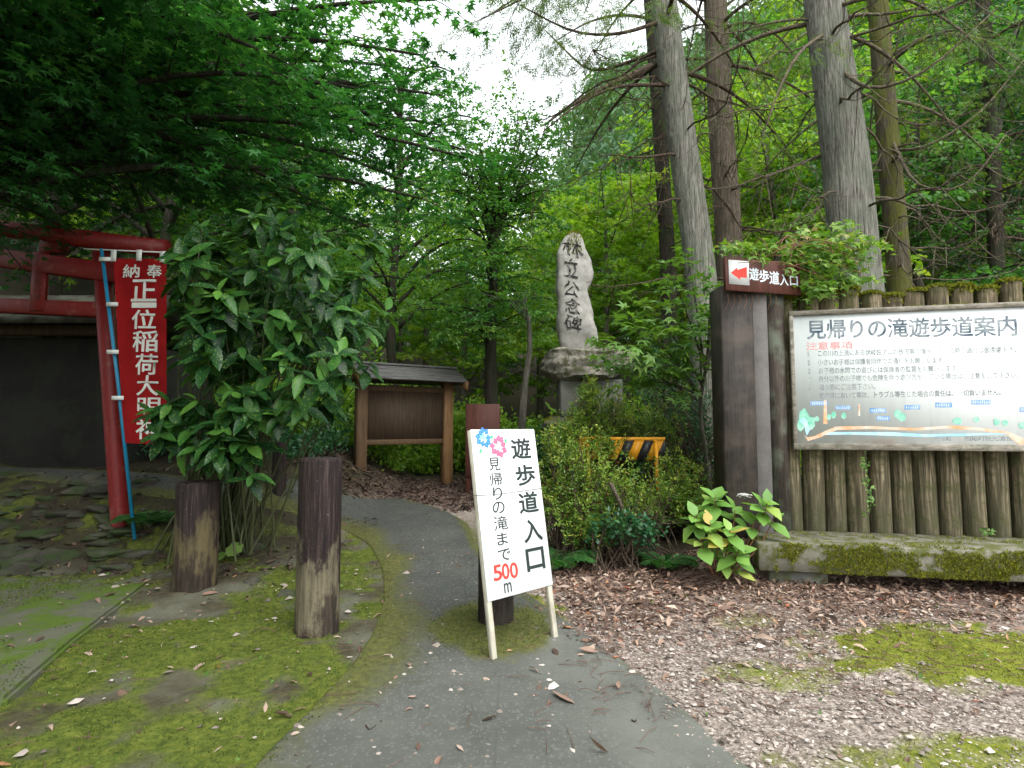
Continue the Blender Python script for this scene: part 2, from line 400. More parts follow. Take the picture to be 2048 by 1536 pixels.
def frame_wood():
    q = NT('board_frame_wood')
    o = q.coord('Object'); n = q.noise(q.coord('Object', (3, 14, 14)), 2.4, 6, .7)
    c = q.ramp(n, [(.3, (.09, .08, .062)), (.6, (.27, .25, .21)), (.75, (.40, .375, .33))])
    c = q.mix(q.ramp(q.noise(o, 9, 5, .75), [(.52, 0.), (.6, .7)]), c, (.085, .095, .06))
    q.bump(n, .5, .006); return q.done(c, .85, .15)
M['frame'] = frame_wood()

# ------------------------------------------------------------------ writing
_gc = {}
def glyph(ch, bold=0.):
    k = (ch, bold)
    if k not in _gc:
        c = bpy.data.curves.new('g', 'FONT'); c.body = ch; c.size = 1; c.resolution_u = 4
        o = bpy.data.objects.new('g', c); COL.objects.link(o)
        dg = bpy.context.evaluated_depsgraph_get(); oe = o.evaluated_get(dg); m = oe.to_mesh()
        V = np.array([v.co[:] for v in m.vertices]).reshape(-1, 3); d = {}
        for p in m.polygons: d.setdefault(len(p.vertices), []).append(list(p.vertices))
        oe.to_mesh_clear(); bpy.data.objects.remove(o); bpy.data.curves.remove(c)
        _gc[k] = (V, [np.array(x) for x in d.values()])
    return _gc[k]
def lettering(items, name, mat, parent, y=-.001, bold=0., full=True):
    """items: (char, centre u, centre v, width, height); letters lie in the parent's XZ plane facing -Y"""
    mb = MB()
    for ch, u, v, sw, sh in items:
        V, Fs = glyph(ch)
        if not len(V): continue
        cx, cz = (.5, .38) if full else ((V[:, 0].min() + V[:, 0].max()) / 2, (V[:, 1].min() + V[:, 1].max()) / 2)
        for k in range(9 if bold > 0 else 1):           # a heavier stroke: the same letter a little to every side
            dx, dz = (0, 0) if k == 0 else (bold * math.cos(k * math.pi / 4), bold * math.sin(k * math.pi / 4))
            mb.add(np.stack([u + (V[:, 0] - cx + dx) * sw, np.full(len(V), y - k * .00002), v + (V[:, 1] - cz + dz) * sh], 1), Fs)
    return mb.build(name, mat, parent)
def poly_xz(P, y=-.001):
    P = np.asarray(P, float); return np.stack([P[:, 0], np.full(len(P), y), P[:, 1]], 1)
def blob_xz(cx, cz, rx, rz, seed, y, n=14, rough=.25):
    r = random.Random(seed); a = np.arange(n) * 2 * math.pi / n
    k = np.array([1 - rough * r.random() for _ in a])
    return poly_xz(np.stack([cx + rx * k * np.cos(a), cz + rz * k * np.sin(a)], 1), y)

# ------------------------------------------------------------------ ground, path, slab
def axis(lo, a, b, hi, step, grow=1.09):
    mid = list(np.arange(a, b + 1e-6, step)); r = [mid[-1]]; s = step
    while r[-1] < hi: s = min(s * grow, 4.); r.append(r[-1] + s)
    l = [mid[0]]; s = step
    while l[-1] > lo: s = min(s * grow, 4.); l.append(l[-1] - s)
    return np.array(l[1:][::-1] + mid + r[1:])
def pathedge(px): 
    P = np.array([G(*p) for p in px])[:, :2]; return P
EL = pathedge([(500, 1536), (600, 1440), (690, 1350), (742, 1275), (768, 1200), (764, 1140), (738, 1090), (690, 1058), (620, 1034), (540, 1022), (440, 1014)])
ER = pathedge([(1476, 1530), (1410, 1450), (1330, 1382), (1250, 1325), (1180, 1272), (1110, 1225), (1030, 1170), (955, 1105), (940, 1050), (880, 1016), (790, 994), (660, 986), (540, 986)])
EL = np.vstack([[-1.0, -6], [-1.0, .5], EL]); ER = np.vstack([[3.0, -6], [2.2, .5], ER])
EL = np.vstack([EL, [[-9, EL[-1][1] + 1.2]]]); ER = np.vstack([ER, [[-8.6, ER[-1][1] + 1.3]]])
def resample(P, n, smooth=14):
    P = np.asarray(P, float); d = np.r_[0, np.cumsum(np.linalg.norm(np.diff(P, axis=0), axis=1))]
    t = np.linspace(0, d[-1], n); Q = np.stack([np.interp(t, d, P[:, k]) for k in range(P.shape[1])], 1)
    for _ in range(smooth): Q[1:-1] = (Q[:-2] + 2 * Q[1:-1] + Q[2:]) / 4
    return Q
NP = 420
el, er = resample(EL, NP), resample(ER, NP)
ctr = (el + er) / 2
def inpath(x, y):
    """signed distance-like: >0 inside the path (metres to the nearer edge)"""
    x = np.asarray(x, float).ravel(); y = np.asarray(y, float).ravel(); out = np.full(len(x), -9.)
    q = np.vstack([el, er[::-1]]); 
    for c in range(0, len(x), 20000):
        X = x[c:c + 20000]; Y = y[c:c + 20000]
        d = np.full(len(X), 1e9)
        for e in (el[::3], er[::3]):
            d = np.minimum(d, ((X[:, None] - e[None, :, 0]) ** 2 + (Y[:, None] - e[None, :, 1]) ** 2).min(1))
        ins = np.zeros(len(X), bool); qx, qy = q[::2, 0], q[::2, 1]; n = len(qx)
        for i in range(n):
            j = (i + 1) % n
            m = (qy[i] > Y) != (qy[j] > Y)
            if m.any(): ins[m] ^= X[m] < (qx[j] - qx[i]) * (Y[m] - qy[i]) / (qy[j] - qy[i] + 1e-12) + qx[i]
        d = np.sqrt(d); out[c:c + 20000] = np.where(ins, d, -d)
    return out
PB3 = G(990, 1240)                                  # foot of the bollard behind the white sign
SLAB = np.array([G(312, 1152)[:2], G(150, 1290)[:2], G(14, 1412)[:2], (-2.9, 1.6), (-9, 1.6), (-9, 4.85), (-4.2, 4.86)])
PM1 = G(1960, 1310)[:2]; PM2 = G(1560, 1350)[:2]; PM3 = G(1960, 1520)[:2]; PM4 = G(1500, 1240)[:2]
def masks(x, y):
    """moss, litter, 0..1 on the ground"""
    n1 = fbm(x * 1.7, y * 1.7, 3); n2 = fbm(x * 6, y * 6, 5); n3 = fbm(x * .9, y * .9, 9)
    left = sst(.3, -.35, x) * sst(7.5, 5.5, y)
    moss = left * (.12 + .88 * sst(.36, .62, n1 * .6 + n2 * .4)) * .9
    for (c, rx, ry, k) in ((PM1, .95, .50, .92), (PM2, .42, .22, .5), (PM3, .8, .16, .55), (PM4, .3, .18, .4)):
        d = np.sqrt(((x - c[0]) / rx) ** 2 + ((y - c[1]) / ry) ** 2) + (n2 - .5) * 1.2
        moss = np.maximum(moss, k * sst(1.35, .45, d))
    d3 = np.sqrt((x - PB3[0]) ** 2 + (y - PB3[1]) ** 2); moss = np.maximum(moss, sst(.6, .4, d3 + (n2 - .5) * .3))
    bank = sst(4.75, 5.1, y) * sst(-1.6, -2.2, x); moss = np.where(bank > .3, moss * .35 + .25 * sst(.5, .6, n2), moss)
    lit = sst(.15, .5, x) * sst(3.0, 4.3, y + (n1 - .5) * 1.2) * .95
    lit = np.maximum(lit, sst(7.4, 8.1, y + (n1 - .5) * .5) * .9)
    return moss, lit, left
xs = axis(-170, -5.4, 5.4, 170, .045); ys = axis(-40, 1.2, 9.6, 190, .04)
X, Y = np.meshgrid(xs, ys); Xf, Yf = X.ravel(), Y.ravel()
ip = inpath(Xf, Yf)
mo, li, le = masks(Xf, Yf)
near = sst(-.02, -.25, ip) * sst(16, 9, Yf) * (np.abs(Xf) < 9)
Z = gz(Xf, Yf)
Z = Z + near * ((fbm(Xf * 4, Yf * 4, 1) - .5) * .05 + (fbm(Xf * 14, Yf * 14, 2) - .5) * .022 + mo * (fbm(Xf * 9, Yf * 9, 4) - .35) * .03)
Z = Z + sst(16, 30, np.hypot(Xf, Yf)) * (fbm(Xf * .08, Yf * .08, 6) - .5) * 7
Z = np.where(ip > 0.07, Z - .03, Z)
ny, nx = X.shape
i = np.arange(ny - 1)[:, None] * nx + np.arange(nx - 1)[None]
Q = np.stack([i, i + 1, i + nx + 1, i + nx], -1).reshape(-1, 4)
def ground_mat():
    q = NT('ground')
    o = q.coord('Object'); moss, lit, left = q.attr('moss'), q.attr('litter'), q.attr('left')
    n = q.noise(o, 9, 6, .7); f = q.noise(o, 60, 4, .7); v = q.vor(o, 70, 'Color'); vd = q.vor(o, 70)
    sep = q.n('SeparateColor'); q.l(v, sep.inputs[0])
    grav = q.ramp(sep.outputs[0], [(0, (.11, .09, .074)), (.45, (.24, .20, .168)), (.8, (.36, .31, .27)), (1, (.50, .45, .41))])
    grav = q.mix(q.ramp(n, [(.42, .0), (.62, .6)]), grav, (.20, .16, .14))
    soil = q.ramp(n, [(.3, (.036, .032, .018)), (.7, (.085, .074, .046))])
    litc = q.ramp(q.noise(o, 30, 5, .75), [(.3, (.045, .028, .023)), (.5, (.13, .085, .07)), (.7, (.235, .17, .145))])
    soil = q.mix(q.ramp(q.noise(o, 1.6, 4, .6), [(.42, 0.), (.58, .85)]), soil, q.mix(f, (.075, .078, .055), (.17, .17, .13)))
    c = q.mix(left, grav, soil)
    c = q.mix(q.math('MULTIPLY', lit, q.ramp(n, [(.35, .6), (.55, 1.)])), c, litc)
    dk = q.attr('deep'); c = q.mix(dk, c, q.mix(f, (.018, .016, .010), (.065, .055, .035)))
    mc = q.ramp(q.noise(o, 22, 5, .7), [(.28, (.045, .062, .012)), (.5, (.125, .148, .018)), (.74, (.22, .22, .03))])
    mc = q.mix(q.math('MULTIPLY', left, .8), mc, q.ramp(q.noise(o, 22, 5, .7), [(.28, (.028, .044, .010)), (.5, (.070, .098, .017)), (.74, (.14, .155, .03))]))
    mf = q.math('MULTIPLY', moss, 1.35, True)
    mf = q.ramp(q.math('ADD', mf, q.math('MULTIPLY', q.math('SUBTRACT', n, .5), .9)), [(.30, 0.), (.80, 1.)])
    c = q.mix(mf, c, mc)
    q.bump(q.math('ADD', q.math('MULTIPLY', vd, .6), f), .6, .012)
    return q.done(c, .95, .15)
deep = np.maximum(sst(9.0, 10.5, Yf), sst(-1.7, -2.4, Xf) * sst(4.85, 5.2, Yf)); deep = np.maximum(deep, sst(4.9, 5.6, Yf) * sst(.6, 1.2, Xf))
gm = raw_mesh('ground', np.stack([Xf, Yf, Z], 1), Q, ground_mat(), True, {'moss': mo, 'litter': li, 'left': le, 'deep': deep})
tag(link('ground', gm), kind='structure')

t = np.linspace(0, 1, 110)[None, :, None]
PP = (el[:, None] * (1 - t) + er[:, None] * t); PX, PY = PP[..., 0].ravel(), PP[..., 1].ravel()
wid = np.linalg.norm(er - el, axis=1)[:, None] * np.ones((1, 110))
dl = (t[0, :, 0][None] * wid).ravel(); dr = ((1 - t[0, :, 0])[None] * wid).ravel()
n2 = fbm(PX * 5, PY * 5, 8); n1 = fbm(PX * 1.6, PY * 1.6, 12)
pm = sst(.75, .0, dl + (n1 - .5) * .9) * .85
pm = np.maximum(pm, .8 * sst(.16, .0, dr + (n1 - .5) * .5) * sst(4.2, 6.0, PY))
pm = np.maximum(pm, .5 * sst(.10, .0, dr + (n1 - .5) * .25))
d3 = np.sqrt(((PX - PB3[0] + .03) / 1.0) ** 2 + ((PY - PB3[1] + .12) / 1.25) ** 2); pm = np.maximum(pm, sst(.50, .28, d3 + (n2 - .5) * .35))
fade = np.maximum(sst(.9, .2, dr + (n1 - .5) * .6) * sst(4.2, 3.4, PY), .45 * sst(4.2, 2.6, PY))  # paler near end and right edge; far end's shade put into the colour
i = np.arange(NP - 1)[:, None] * 110 + np.arange(109)[None]
def path_mat():
    q = NT('asphalt')
    o = q.coord('Object'); n = q.noise(o, 2.2, 5, .65); f = q.noise(o, 130, 3, .75); v = q.vor(o, 95, 'Color'); sep = q.n('SeparateColor'); q.l(v, sep.inputs[0])
    c = q.ramp(n, [(.3, (.052, .057, .050)), (.7, (.092, .097, .085))])
    c = q.mix(q.ramp(sep.outputs[1], [(.78, 0.), (.96, .5)]), c, (.24, .24, .23))
    st = q.noise(o, .9, 5, .7, .6); c = q.mix(q.ramp(st, [(.45, 0.), (.7, .45)]), c, (.035, .038, .035))
    vc = q.n('TexVoronoi', feature='DISTANCE_TO_EDGE'); wv = q.mix(.12, o, q.n('TexNoise').outputs[1]); q.l(wv, vc.inputs['Vector']); vc.inputs['Scale'].default_value = 1.1
    c = q.mix(q.math('MULTIPLY', q.ramp(vc.outputs[0], [(.0, .55), (.006, 0.)]), q.ramp(st, [(.4, 0.), (.55, 1.)])), c, (.02, .02, .018))
    c = q.mix(q.ramp(f, [(.4, .5), (.6, 0.)]), c, (.035, .038, .035))
    c = q.mix(q.math('MULTIPLY', q.attr('pale'), q.ramp(n, [(.35, .5), (.6, 1.)])), c, (.135, .14, .122))
    m = q.ramp(q.math('ADD', q.attr('moss'), q.math('MULTIPLY', q.math('SUBTRACT', q.noise(o, 12, 5, .7), .5), .8)), [(.22, 0.), (.85, .94)])
    mc = q.ramp(q.noise(o, 30, 5, .7), [(.28, (.035, .038, .012)), (.5, (.08, .086, .02)), (.75, (.15, .145, .034))])
    c = q.mix(m, c, mc)
    q.bump(q.math('ADD', f, q.math('MULTIPLY', sep.outputs[1], .5)), .5, .006)
    return q.done(c, .85, .25)
pmz = gz(PX, PY) + .006 + pm * .012 * n2 - .05 * (np.minimum(dl, dr) < 1e-6)
tag(link('path', raw_mesh('path', np.stack([PX, PY, pmz], 1), np.stack([i, i + 1, i + 111, i + 110], -1).reshape(-1, 4), path_mat(), True, {'moss': pm, 'pale': fade})), kind='structure')
# mossy concrete slab at the left edge, a gap of bare soil along its side
bm = bmesh.new()
vs = [bm.verts.new((p[0], p[1], .045)) for p in SLAB]; f = bm.faces.new(vs)
if f.normal.z < 0: f.normal_flip()
r = bmesh.ops.extrude_face_region(bm, geom=[f]); 
for v in r['geom']:
    if isinstance(v, bmesh.types.BMVert): v.co.z -= .2
bmesh.ops.recalc_face_normals(bm, faces=bm.faces); bmesh.ops.bevel(bm, geom=[e for e in bm.edges if all(v.co.z > 0 for v in e.verts)], offset=.018, segments=2, affect='EDGES')
me = bpy.data.meshes.new('concrete_slab'); bm.to_mesh(me); bm.free(); me.materials.append(M['slab'])
tag(link('concrete_slab', me), kind='structure')

# ------------------------------------------------------------------ leaves: templates and batches
def tmpl_simple(): return np.array([(0, 0, 0), (.45, .2, .05), (1, 0, -.1), (.45, -.2, .05)], float), [np.array([[0, 2, 1], [0, 3, 2]])]
def tmpl_ovate(wd=.27, droop=.16):
    V = np.array([(0, 0, 0), (.22, wd * .8, .03), (.5, wd, .02), (.8, wd * .5, -droop * .5), (1, 0, -droop), (.8, -wd * .5, -droop * .5), (.5, -wd, .02), (.22, -wd * .8, .03), (.25, 0, -.02), (.55, 0, -.05), (.82, 0, -droop * .7)], float)
    return V, [np.array([[0, 8, 1], [0, 7, 8], [3, 10, 4], [10, 5, 4]]), np.array([[8, 9, 2, 1], [9, 10, 3, 2], [7, 6, 9, 8], [6, 5, 10, 9]])]
def tmpl_toothed(wd=.205, teeth=5, droop=.2):
    """long leaf with a toothed edge"""
    n = teeth * 2 + 1; xs = np.linspace(0, 1, n + 1)
    top = []
    for k, x in enumerate(xs):
        y = wd * math.sin(math.pi * min(1, x ** .85)) ** .8 if 0 < x < 1 else 0
        if x > .35 and k % 2 and x < 1: y *= 1.14
        top.append(y)
    z = -droop * xs ** 2
    V = [(x, 0, zz - .02 * (0 < x < 1)) for x, zz in zip(xs, z)]; m = len(V)
    V += [(x, y, zz + .05 * y / wd) for x, y, zz in zip(xs, top, z)] + [(x, -y, zz + .05 * y / wd) for x, y, zz in zip(xs, top, z)]
    Fq = []
    for k in range(n): Fq += [[k, k + 1, m + k + 1, m + k], [k + 1, k, 2 * m + k, 2 * m + k + 1]]
    return np.array(V, float), [np.array(Fq)]
def tmpl_palm(lobes=5, inner=.36):
    """maple leaf: pointed lobes round the stalk end"""
    ang = {5: (-100, -52, 0, 52, 100), 7: (-125, -80, -38, 0, 38, 80, 125), 3: (-62, 0, 62)}[lobes]
    ln = {5: (.55, .85, 1, .85, .55), 7: (.4, .7, .92, 1, .92, .7, .4), 3: (.75, 1, .75)}[lobes]
    P = []
    for k, (a, l) in enumerate(zip(ang, ln)):
        if k:
            m = math.radians((ang[k - 1] + a) / 2); P.append((inner * math.cos(m), inner * math.sin(m), .01))
        r = math.radians(a)
        P.append((l * .62 * math.cos(r - .17), l * .62 * math.sin(r - .17), .0)); P.append((l * math.cos(r), l * math.sin(r), -.13 * l)); P.append((l * .62 * math.cos(r + .17), l * .62 * math.sin(r + .17), .0))
    V = np.array([(0, 0, .03)] + P, float); V[:, 0] += .15
    return V, [np.array([[0, k, k + 1] for k in range(1, len(P))])]
def tmpl_spray():
    """cedar twig: narrow strips along a stalk"""
    V = []; Fq = []
    for k in range(7):
        x = k / 7; s = 1 if k % 2 else -1; l = .32 * (1 - .5 * x)
        b = len(V); V += [(x, 0, 0), (x + .07, 0, 0), (x + l + .02, s * l * .7, -.07), (x + l - .03, s * l * .75, -.07)]; Fq.append([b, b + 1, b + 2, b + 3])
    b = len(V); V += [(0, -.012, 0), (0, .012, 0), (1.08, .008, -.1), (1.08, -.008, -.1)]; Fq.append([b, b + 1, b + 2, b + 3])
    return np.array(V, float), [np.array(Fq)]
T_SIMPLE, T_OVATE, T_LONG, T_TOOTH, T_PALM5, T_PALM7, T_PALM3, T_SPRAY = tmpl_simple(), tmpl_ovate(), tmpl_ovate(.17, .22), tmpl_toothed(), tmpl_palm(5), tmpl_palm(7), tmpl_palm(3, .45), tmpl_spray()
T_HYD = tmpl_ovate(.33, .16)
T_NARROW = tmpl_ovate(.12, .1)
def leaves_mesh(name, P, D, N, S, tmpl, mat, rng, rnd=None, smooth=True, uvs=False):
    P = np.asarray(P, float); n = len(P); V0, F0 = tmpl; k = len(V0)
    D = nrm(D); N = np.asarray(N, float); N = nrm(N - D * (N * D).sum(1, keepdims=True)); B = np.cross(N, D)
    S = np.broadcast_to(np.asarray(S, float), (n,))[:, None, None]
    curl = (1 + .6 * rng.standard_normal(n))[:, None, None]
    V = P[:, None] + S * (V0[None, :, 0:1] * D[:, None] + V0[None, :, 1:2] * B[:, None] + V0[None, :, 2:3] * curl * N[:, None])
    off = (np.arange(n) * k)[:, None, None]
    FL = [(f[None] + off).reshape(-1, f.shape[1]) for f in F0]
    rnd = rng.random(n) if rnd is None else rnd
    uv = None
    if uvs: uv = (V0[None, :, :2] + (rng.random((n, 1, 2)) * 40)).reshape(-1, 2)
    return raw_mesh(name, V.reshape(-1, 3), FL, mat, smooth, {'rnd': np.repeat(rnd, k)}, uv)

class Plant:
    """twigs as tubes and leaves as position, direction, normal"""
    def __init__(s, seed): s.r = np.random.default_rng(seed); s.mb = MB(); s.P = []; s.D = []; s.N = []; s.S = []; s.R = []
    def leaves(s, P, D, N, S, rnd=None):
        n = len(P); s.P.append(P); s.D.append(D); s.N.append(N); s.S.append(np.broadcast_to(S, (n,))); s.R.append(s.r.random(n) if rnd is None else np.broadcast_to(rnd, (n,)))
    def twig_leaves(s, a, b, n, size, droop=.2, flat=.35, spread=1., rnd=None, up=(0, 0, 1)):
        """n leaves either side of the twig from a to b"""
        r = s.r; t = np.linspace(.1, 1, n); P = a + (b - a) * t[:, None]; d = nrm(b - a)
        side = nrm(np.cross(d, [0, 0, 1.]) + 1e-6); sg = np.where(np.arange(n) % 2, 1., -1.)[:, None]
        D = d * .55 + side * sg * spread * (1 - .6 * t[:, None]) + r.standard_normal((n, 3)) * .25; D[:, 2] -= droop
        N = np.asarray(up, float) + r.standard_normal((n, 3)) * flat
        s.leaves(P + r.standard_normal((n, 3)) * size * .25, D, N, size * r.uniform(.65, 1.2, n), None if rnd is None else np.clip(rnd + r.normal(0, .13, n), 0, .96) + (r.random(n) < .006) * 1.)
    def limb(s, pts, r0, sec_len=1., sec_gap=.25, twig_gap=.17, twig_len=.35, n=6, size=.08, droop=.2, flat=.35, start=.15, sag=.15, tubes=True, bare=0., sec_tube=True):
        pts = resample(np.asarray(pts, float), 12, 2); L = np.linalg.norm(np.diff(pts, axis=0), axis=1).sum(); r = s.r
        s.mb.tube(pts, np.linspace(r0, r0 * .25, 12), 6)
        m = max(2, int(L * (1 - start) / sec_gap)); c = r.normal(.5, .2)
        for k in range(m + 1):
            f = start + (1 - start) * k / m; q = f * 11; a = int(min(q, 10)); p = pts[a] + (pts[a + 1] - pts[a]) * (q - a); d = nrm(pts[a + 1] - pts[a])
            side = nrm(np.cross(d, [0, 0, 1.]) + r.normal(0, .15, 3)) * (1 if k % 2 else -1)
            l = sec_len * (1 - .55 * f) * r.uniform(.6, 1.15)
            if k == m: side = d * 0
            dd = nrm(side * .9 + d * .6 + np.array([0, 0, r.normal(.05, .18)]))
            ts = np.linspace(0, 1, 5)[:, None]; sp = p + dd * l * ts; sp[:, 2] -= sag * l * (ts[:, 0] ** 2)
            if sec_tube: s.mb.tube(sp, np.linspace(r0 * .25 * (1 - f * .5), .003, 5), 4, False)
            mm = max(2, int(l / twig_gap)); cl = c + r.normal(0, .18)
            for j in range(mm + 1):
                if r.random() < bare: continue
                g = .2 + .8 * j / mm; tp = sp[0] + (sp[-1] - sp[0]) * g; tp[2] += (sag * l) * (g - g * g)
                tl = twig_len * (1 - .4 * g) * r.uniform(.6, 1.2); sd2 = nrm(np.cross(dd, [0, 0, 1.])) * (1 if j % 2 else -1)
                td = nrm(dd * .7 + sd2 * (.8 if j < mm else 0.) + np.array([0, 0, r.normal(-.05, .2)]))
                s.twig_leaves(tp, tp + td * tl, n, size, droop, flat, rnd=cl)
    def crown(s, name, tmpl, mat, parent=None, uvs=False):
        me = leaves_mesh(name, np.concatenate(s.P), np.concatenate(s.D), np.concatenate(s.N), np.concatenate(s.S), tmpl, mat, s.r, np.concatenate(s.R), True, uvs)
        return me if parent is None else link(name, me, parent)

def trunk_pts(pxs, Y, foot=None):
    P = [at(x, y, Y) for x, y in pxs]
    if foot is not None: P = [foot] + P
    return np.array(P)
def wobble(P, amp, seed):
    r = np.random.default_rng(seed); P = np.array(P, float); k = r.normal(0, amp, P.shape); k[:, 2] *= .2; k[0] = 0
    return P + k
def tree_root(name, label, cat, foot, group=None): return thing(name, label, cat, foot, group)
def shift(P, root): return np.asarray(P, float) - np.array(root.location)
def wlink(name, me, root):
    """a child whose mesh is in world coordinates"""
    o = link(name, me, root); o.matrix_parent_inverse = Matrix.Translation(root.location).inverted(); return o
def frame_mat(o, u, v):
    """matrix with X = u, Z = v (made square to u), Y = into the board, at o"""
    u = nrm(u); v = np.asarray(v, float); v = nrm(v - u * np.dot(u, v)); y = np.cross(v, u)
    m = Matrix.Identity(4)
    for k in range(3): m[k][0], m[k][1], m[k][2], m[k][3] = float(u[k]), float(y[k]), float(v[k]), float(o[k])
    return m
def plane_uv(m, px, py):
    """where the sight line meets the board's XZ plane, in board units"""
    mi = np.array(m.inverted()); o = mi @ np.array([0, 0, HC, 1]); d = mi[:3, :3] @ ray(px, py); t = -o[1] / d[1]; p = o[:3] + d * t
    return p[0], p[2]

# ------------------------------------------------------------------ bollards
def bollard(pxl, pxr, pyt, pyb, mat, label, chamfer=.012, tilt=(0, 0), seed=1, rag=0., extra=0.):
    foot = G((pxl + pxr) / 2, pyb); Yb = foot[1]; r = (pxr - pxl) / 2 / F * Yb
    h = at((pxl + pxr) / 2, pyt, Yb + r)[2] - foot[2]
    c = np.array([foot[0], foot[1] + r * .8, foot[2]])
    o = thing('wooden_bollard', label, 'bollard', c)
    n = 40; prof = [(r * 1.02, -.1), (r * 1.01, .0), (r, .12), (r, h * .5), (r * .99, h - chamfer * 2), (r * .985, h - chamfer), (r * .93, h)]
    V = []; rs = np.random.default_rng(seed); ph = rs.random(5) * 6
    for k, (rr, z) in enumerate(prof):
        for a in range(n):
            t = a * 2 * math.pi / n; q = rr * (1 + .012 * math.sin(3 * t + ph[0]) + .008 * math.sin(7 * t + ph[1] + z) + (.006 * rs.standard_normal()))
            V.append((q * math.cos(t), q * math.sin(t), z + (rag * rs.standard_normal() if k > 3 else 0)))
    m = len(prof); i = np.arange(m - 1)[:, None] * n; j = np.arange(n)[None]; j2 = (j + 1) % n
    Fq = np.stack([i + j, i + j2, i + n + j2, i + n + j], -1).reshape(-1, 4)
    me = raw_mesh('post_shaft', np.array(V), [Fq], mat, True); link('post_shaft', me, o)
    V2 = [(r * .93 * math.cos(a * 2 * math.pi / n), r * .93 * math.sin(a * 2 * math.pi / n), h - .0005) for a in range(n)] + [(0, 0, h + .006)]
    me = raw_mesh('end_grain', np.array(V2), [np.array([[a, (a + 1) % n, n] for a in range(n)])], mat, True); link('end_grain', me, o)
    o.rotation_euler = (tilt[0], tilt[1], rs.random() * 6)
    return o
bollard(580, 665, 915, 1275, M['bollard_a'], 'tall brown wooden bollard beside the path, purple stain on top half and scuffed pale below', seed=2)
bollard(330, 411, 962, 1186, M['bollard_b'], 'short lichen-spotted wooden bollard under the spotted-leaf shrub', seed=5, rag=.004)
bollard(955, 1026, 905, 1253, M['bollard_c'], 'nearly black wooden bollard hidden behind the white standing sign', seed=8)
bollard(539, 566, 885, 990, M['bollard_c'], 'small dark bollard far back at the bend of the path', seed=9)

# ------------------------------------------------------------------ white standing sign
sL, sR = G(992, 1322), G(1116, 1277)
u_ = nrm(sR - sL); u_h = nrm([u_[0], u_[1], 0])
def solveY(px, py, base, u):
    lo, hi = 2., 6.
    f = lambda Yv: np.dot(at(px, py, Yv) - base, u)
    a = f(lo)
    for k in range(60):
        m = (lo + hi) / 2
        if (f(m) > 0) == (a > 0): lo = m
        else: hi = m
    return at(px, py, lo)
sTL = solveY(945, 857, sL, u_)
SM = frame_mat(sL, u_, sTL - sL)
sg = thing('standing_sign', 'white standing sign with printed flowers leaning on two wooden legs by the path', 'sign', mat=SM)
wS = float(np.linalg.norm(sR - sL)); v0 = plane_uv(SM, 981, 1203)[1]; v1 = plane_uv(SM, 945, 859)[1]
u0 = plane_uv(SM, 955, 1000)[0] ; u0 = -.015; u1 = plane_uv(SM, 1108, 1182)[0]
MB().box((u0, 0, v0), (u1, .008, v1), bev=.002).build('sign_board', M['sign_white'], sg)
for a, b in ((u0 + .001, u0 + .036), (u1 - .037, u1 - .001)):
    MB().box((a, .0085, -.02), (b, .040, v1 - .002), bev=.003).build('leg', M['sign_leg'], sg)
for a, b in ((v1 - .034, v1 - .003), (v0 + .003, v0 + .034)): MB().box((u0 + .0362, .0085, a), (u1 - .0372, .034, b)).build('frame_rail', M['sign_edge'], sg)
def char_at(m, ch, x0, y0, x1, y1):
    (a, d), (b, c) = plane_uv(m, (x0 + x1) / 2, y0), plane_uv(m, (x0 + x1) / 2, y1)
    l = plane_uv(m, x0, (y0 + y1) / 2)[0]; r = plane_uv(m, x1, (y0 + y1) / 2)[0]
    V, _ = glyph(ch, 0); gw = V[:, 0].max() - V[:, 0].min(); gh = V[:, 1].max() - V[:, 1].min()
    return (ch, (l + r) / 2, (d + c) / 2, abs(r - l) / gw, abs(d - c) / gh)
big = [('遊', 1023, 877, 1060, 917), ('歩', 1032, 930, 1069, 970), ('道', 1038, 984, 1075, 1025), ('入', 1047, 1039, 1083, 1083), ('口', 1053, 1096, 1088, 1140)]
lettering([char_at(SM, *c) for c in big], 'lettering', M['ink_black'], sg, -.0015, .022, False)
sm = [('見', 977, 915, 1000, 941), ('帰', 979, 945, 1004, 971), ('り', 986, 974, 1004, 999), ('の', 985, 1003, 1009, 1027), ('滝', 988, 1032, 1015, 1060), ('ま', 994, 1065, 1015, 1090), ('で', 996, 1098, 1021, 1121)]
lettering([char_at(SM, *c) for c in sm] + [char_at(SM, 'm', 1008, 1165, 1023, 1185)], 'lettering', M['ink_black'], sg, -.0015, .006, False)
lettering([char_at(SM, *c) for c in [('5', 987, 1130, 1003, 1161), ('0', 1004, 1127, 1018, 1158), ('0', 1020, 1125, 1035, 1156)]], 'lettering', M['ink_red'], sg, -.0015, .02, False)
def flower(cx, cy, rp, outer, inner, seed):
    r = random.Random(seed); a = MB(); b = MB(); c0 = plane_uv(SM, cx, cy); R_ = abs(plane_uv(SM, cx + rp, cy)[0] - c0[0])
    for k in range(9):
        t = k * 2 * math.pi / 9 + r.random() * .3; d = R_ * (.78 if k % 3 else .62); x, z = c0[0] + d * math.cos(t), c0[1] + d * math.sin(t)
        for p in range(4):
            q = p * math.pi / 2 + t; s = R_ * .17
            b.add(blob_xz(x + s * math.cos(q), z + s * math.sin(q), s * .95, s * .95, k * 9 + p, -.0018 - .00002 * (k * 4 + p), 9, .15), [np.arange(9)[::-1][None]])
    for k in range(14):
        t = r.random() * 6.28; d = R_ * .5 * math.sqrt(r.random())
        a.add(blob_xz(c0[0] + d * math.cos(t), c0[1] + d * math.sin(t), R_ * .2, R_ * .2, k + 50, -.0012 - .00003 * k, 9, .3), [np.arange(9)[::-1][None]])
    a.build('flower_centre', inner, sg); b.build('flower_petals', outer, sg)
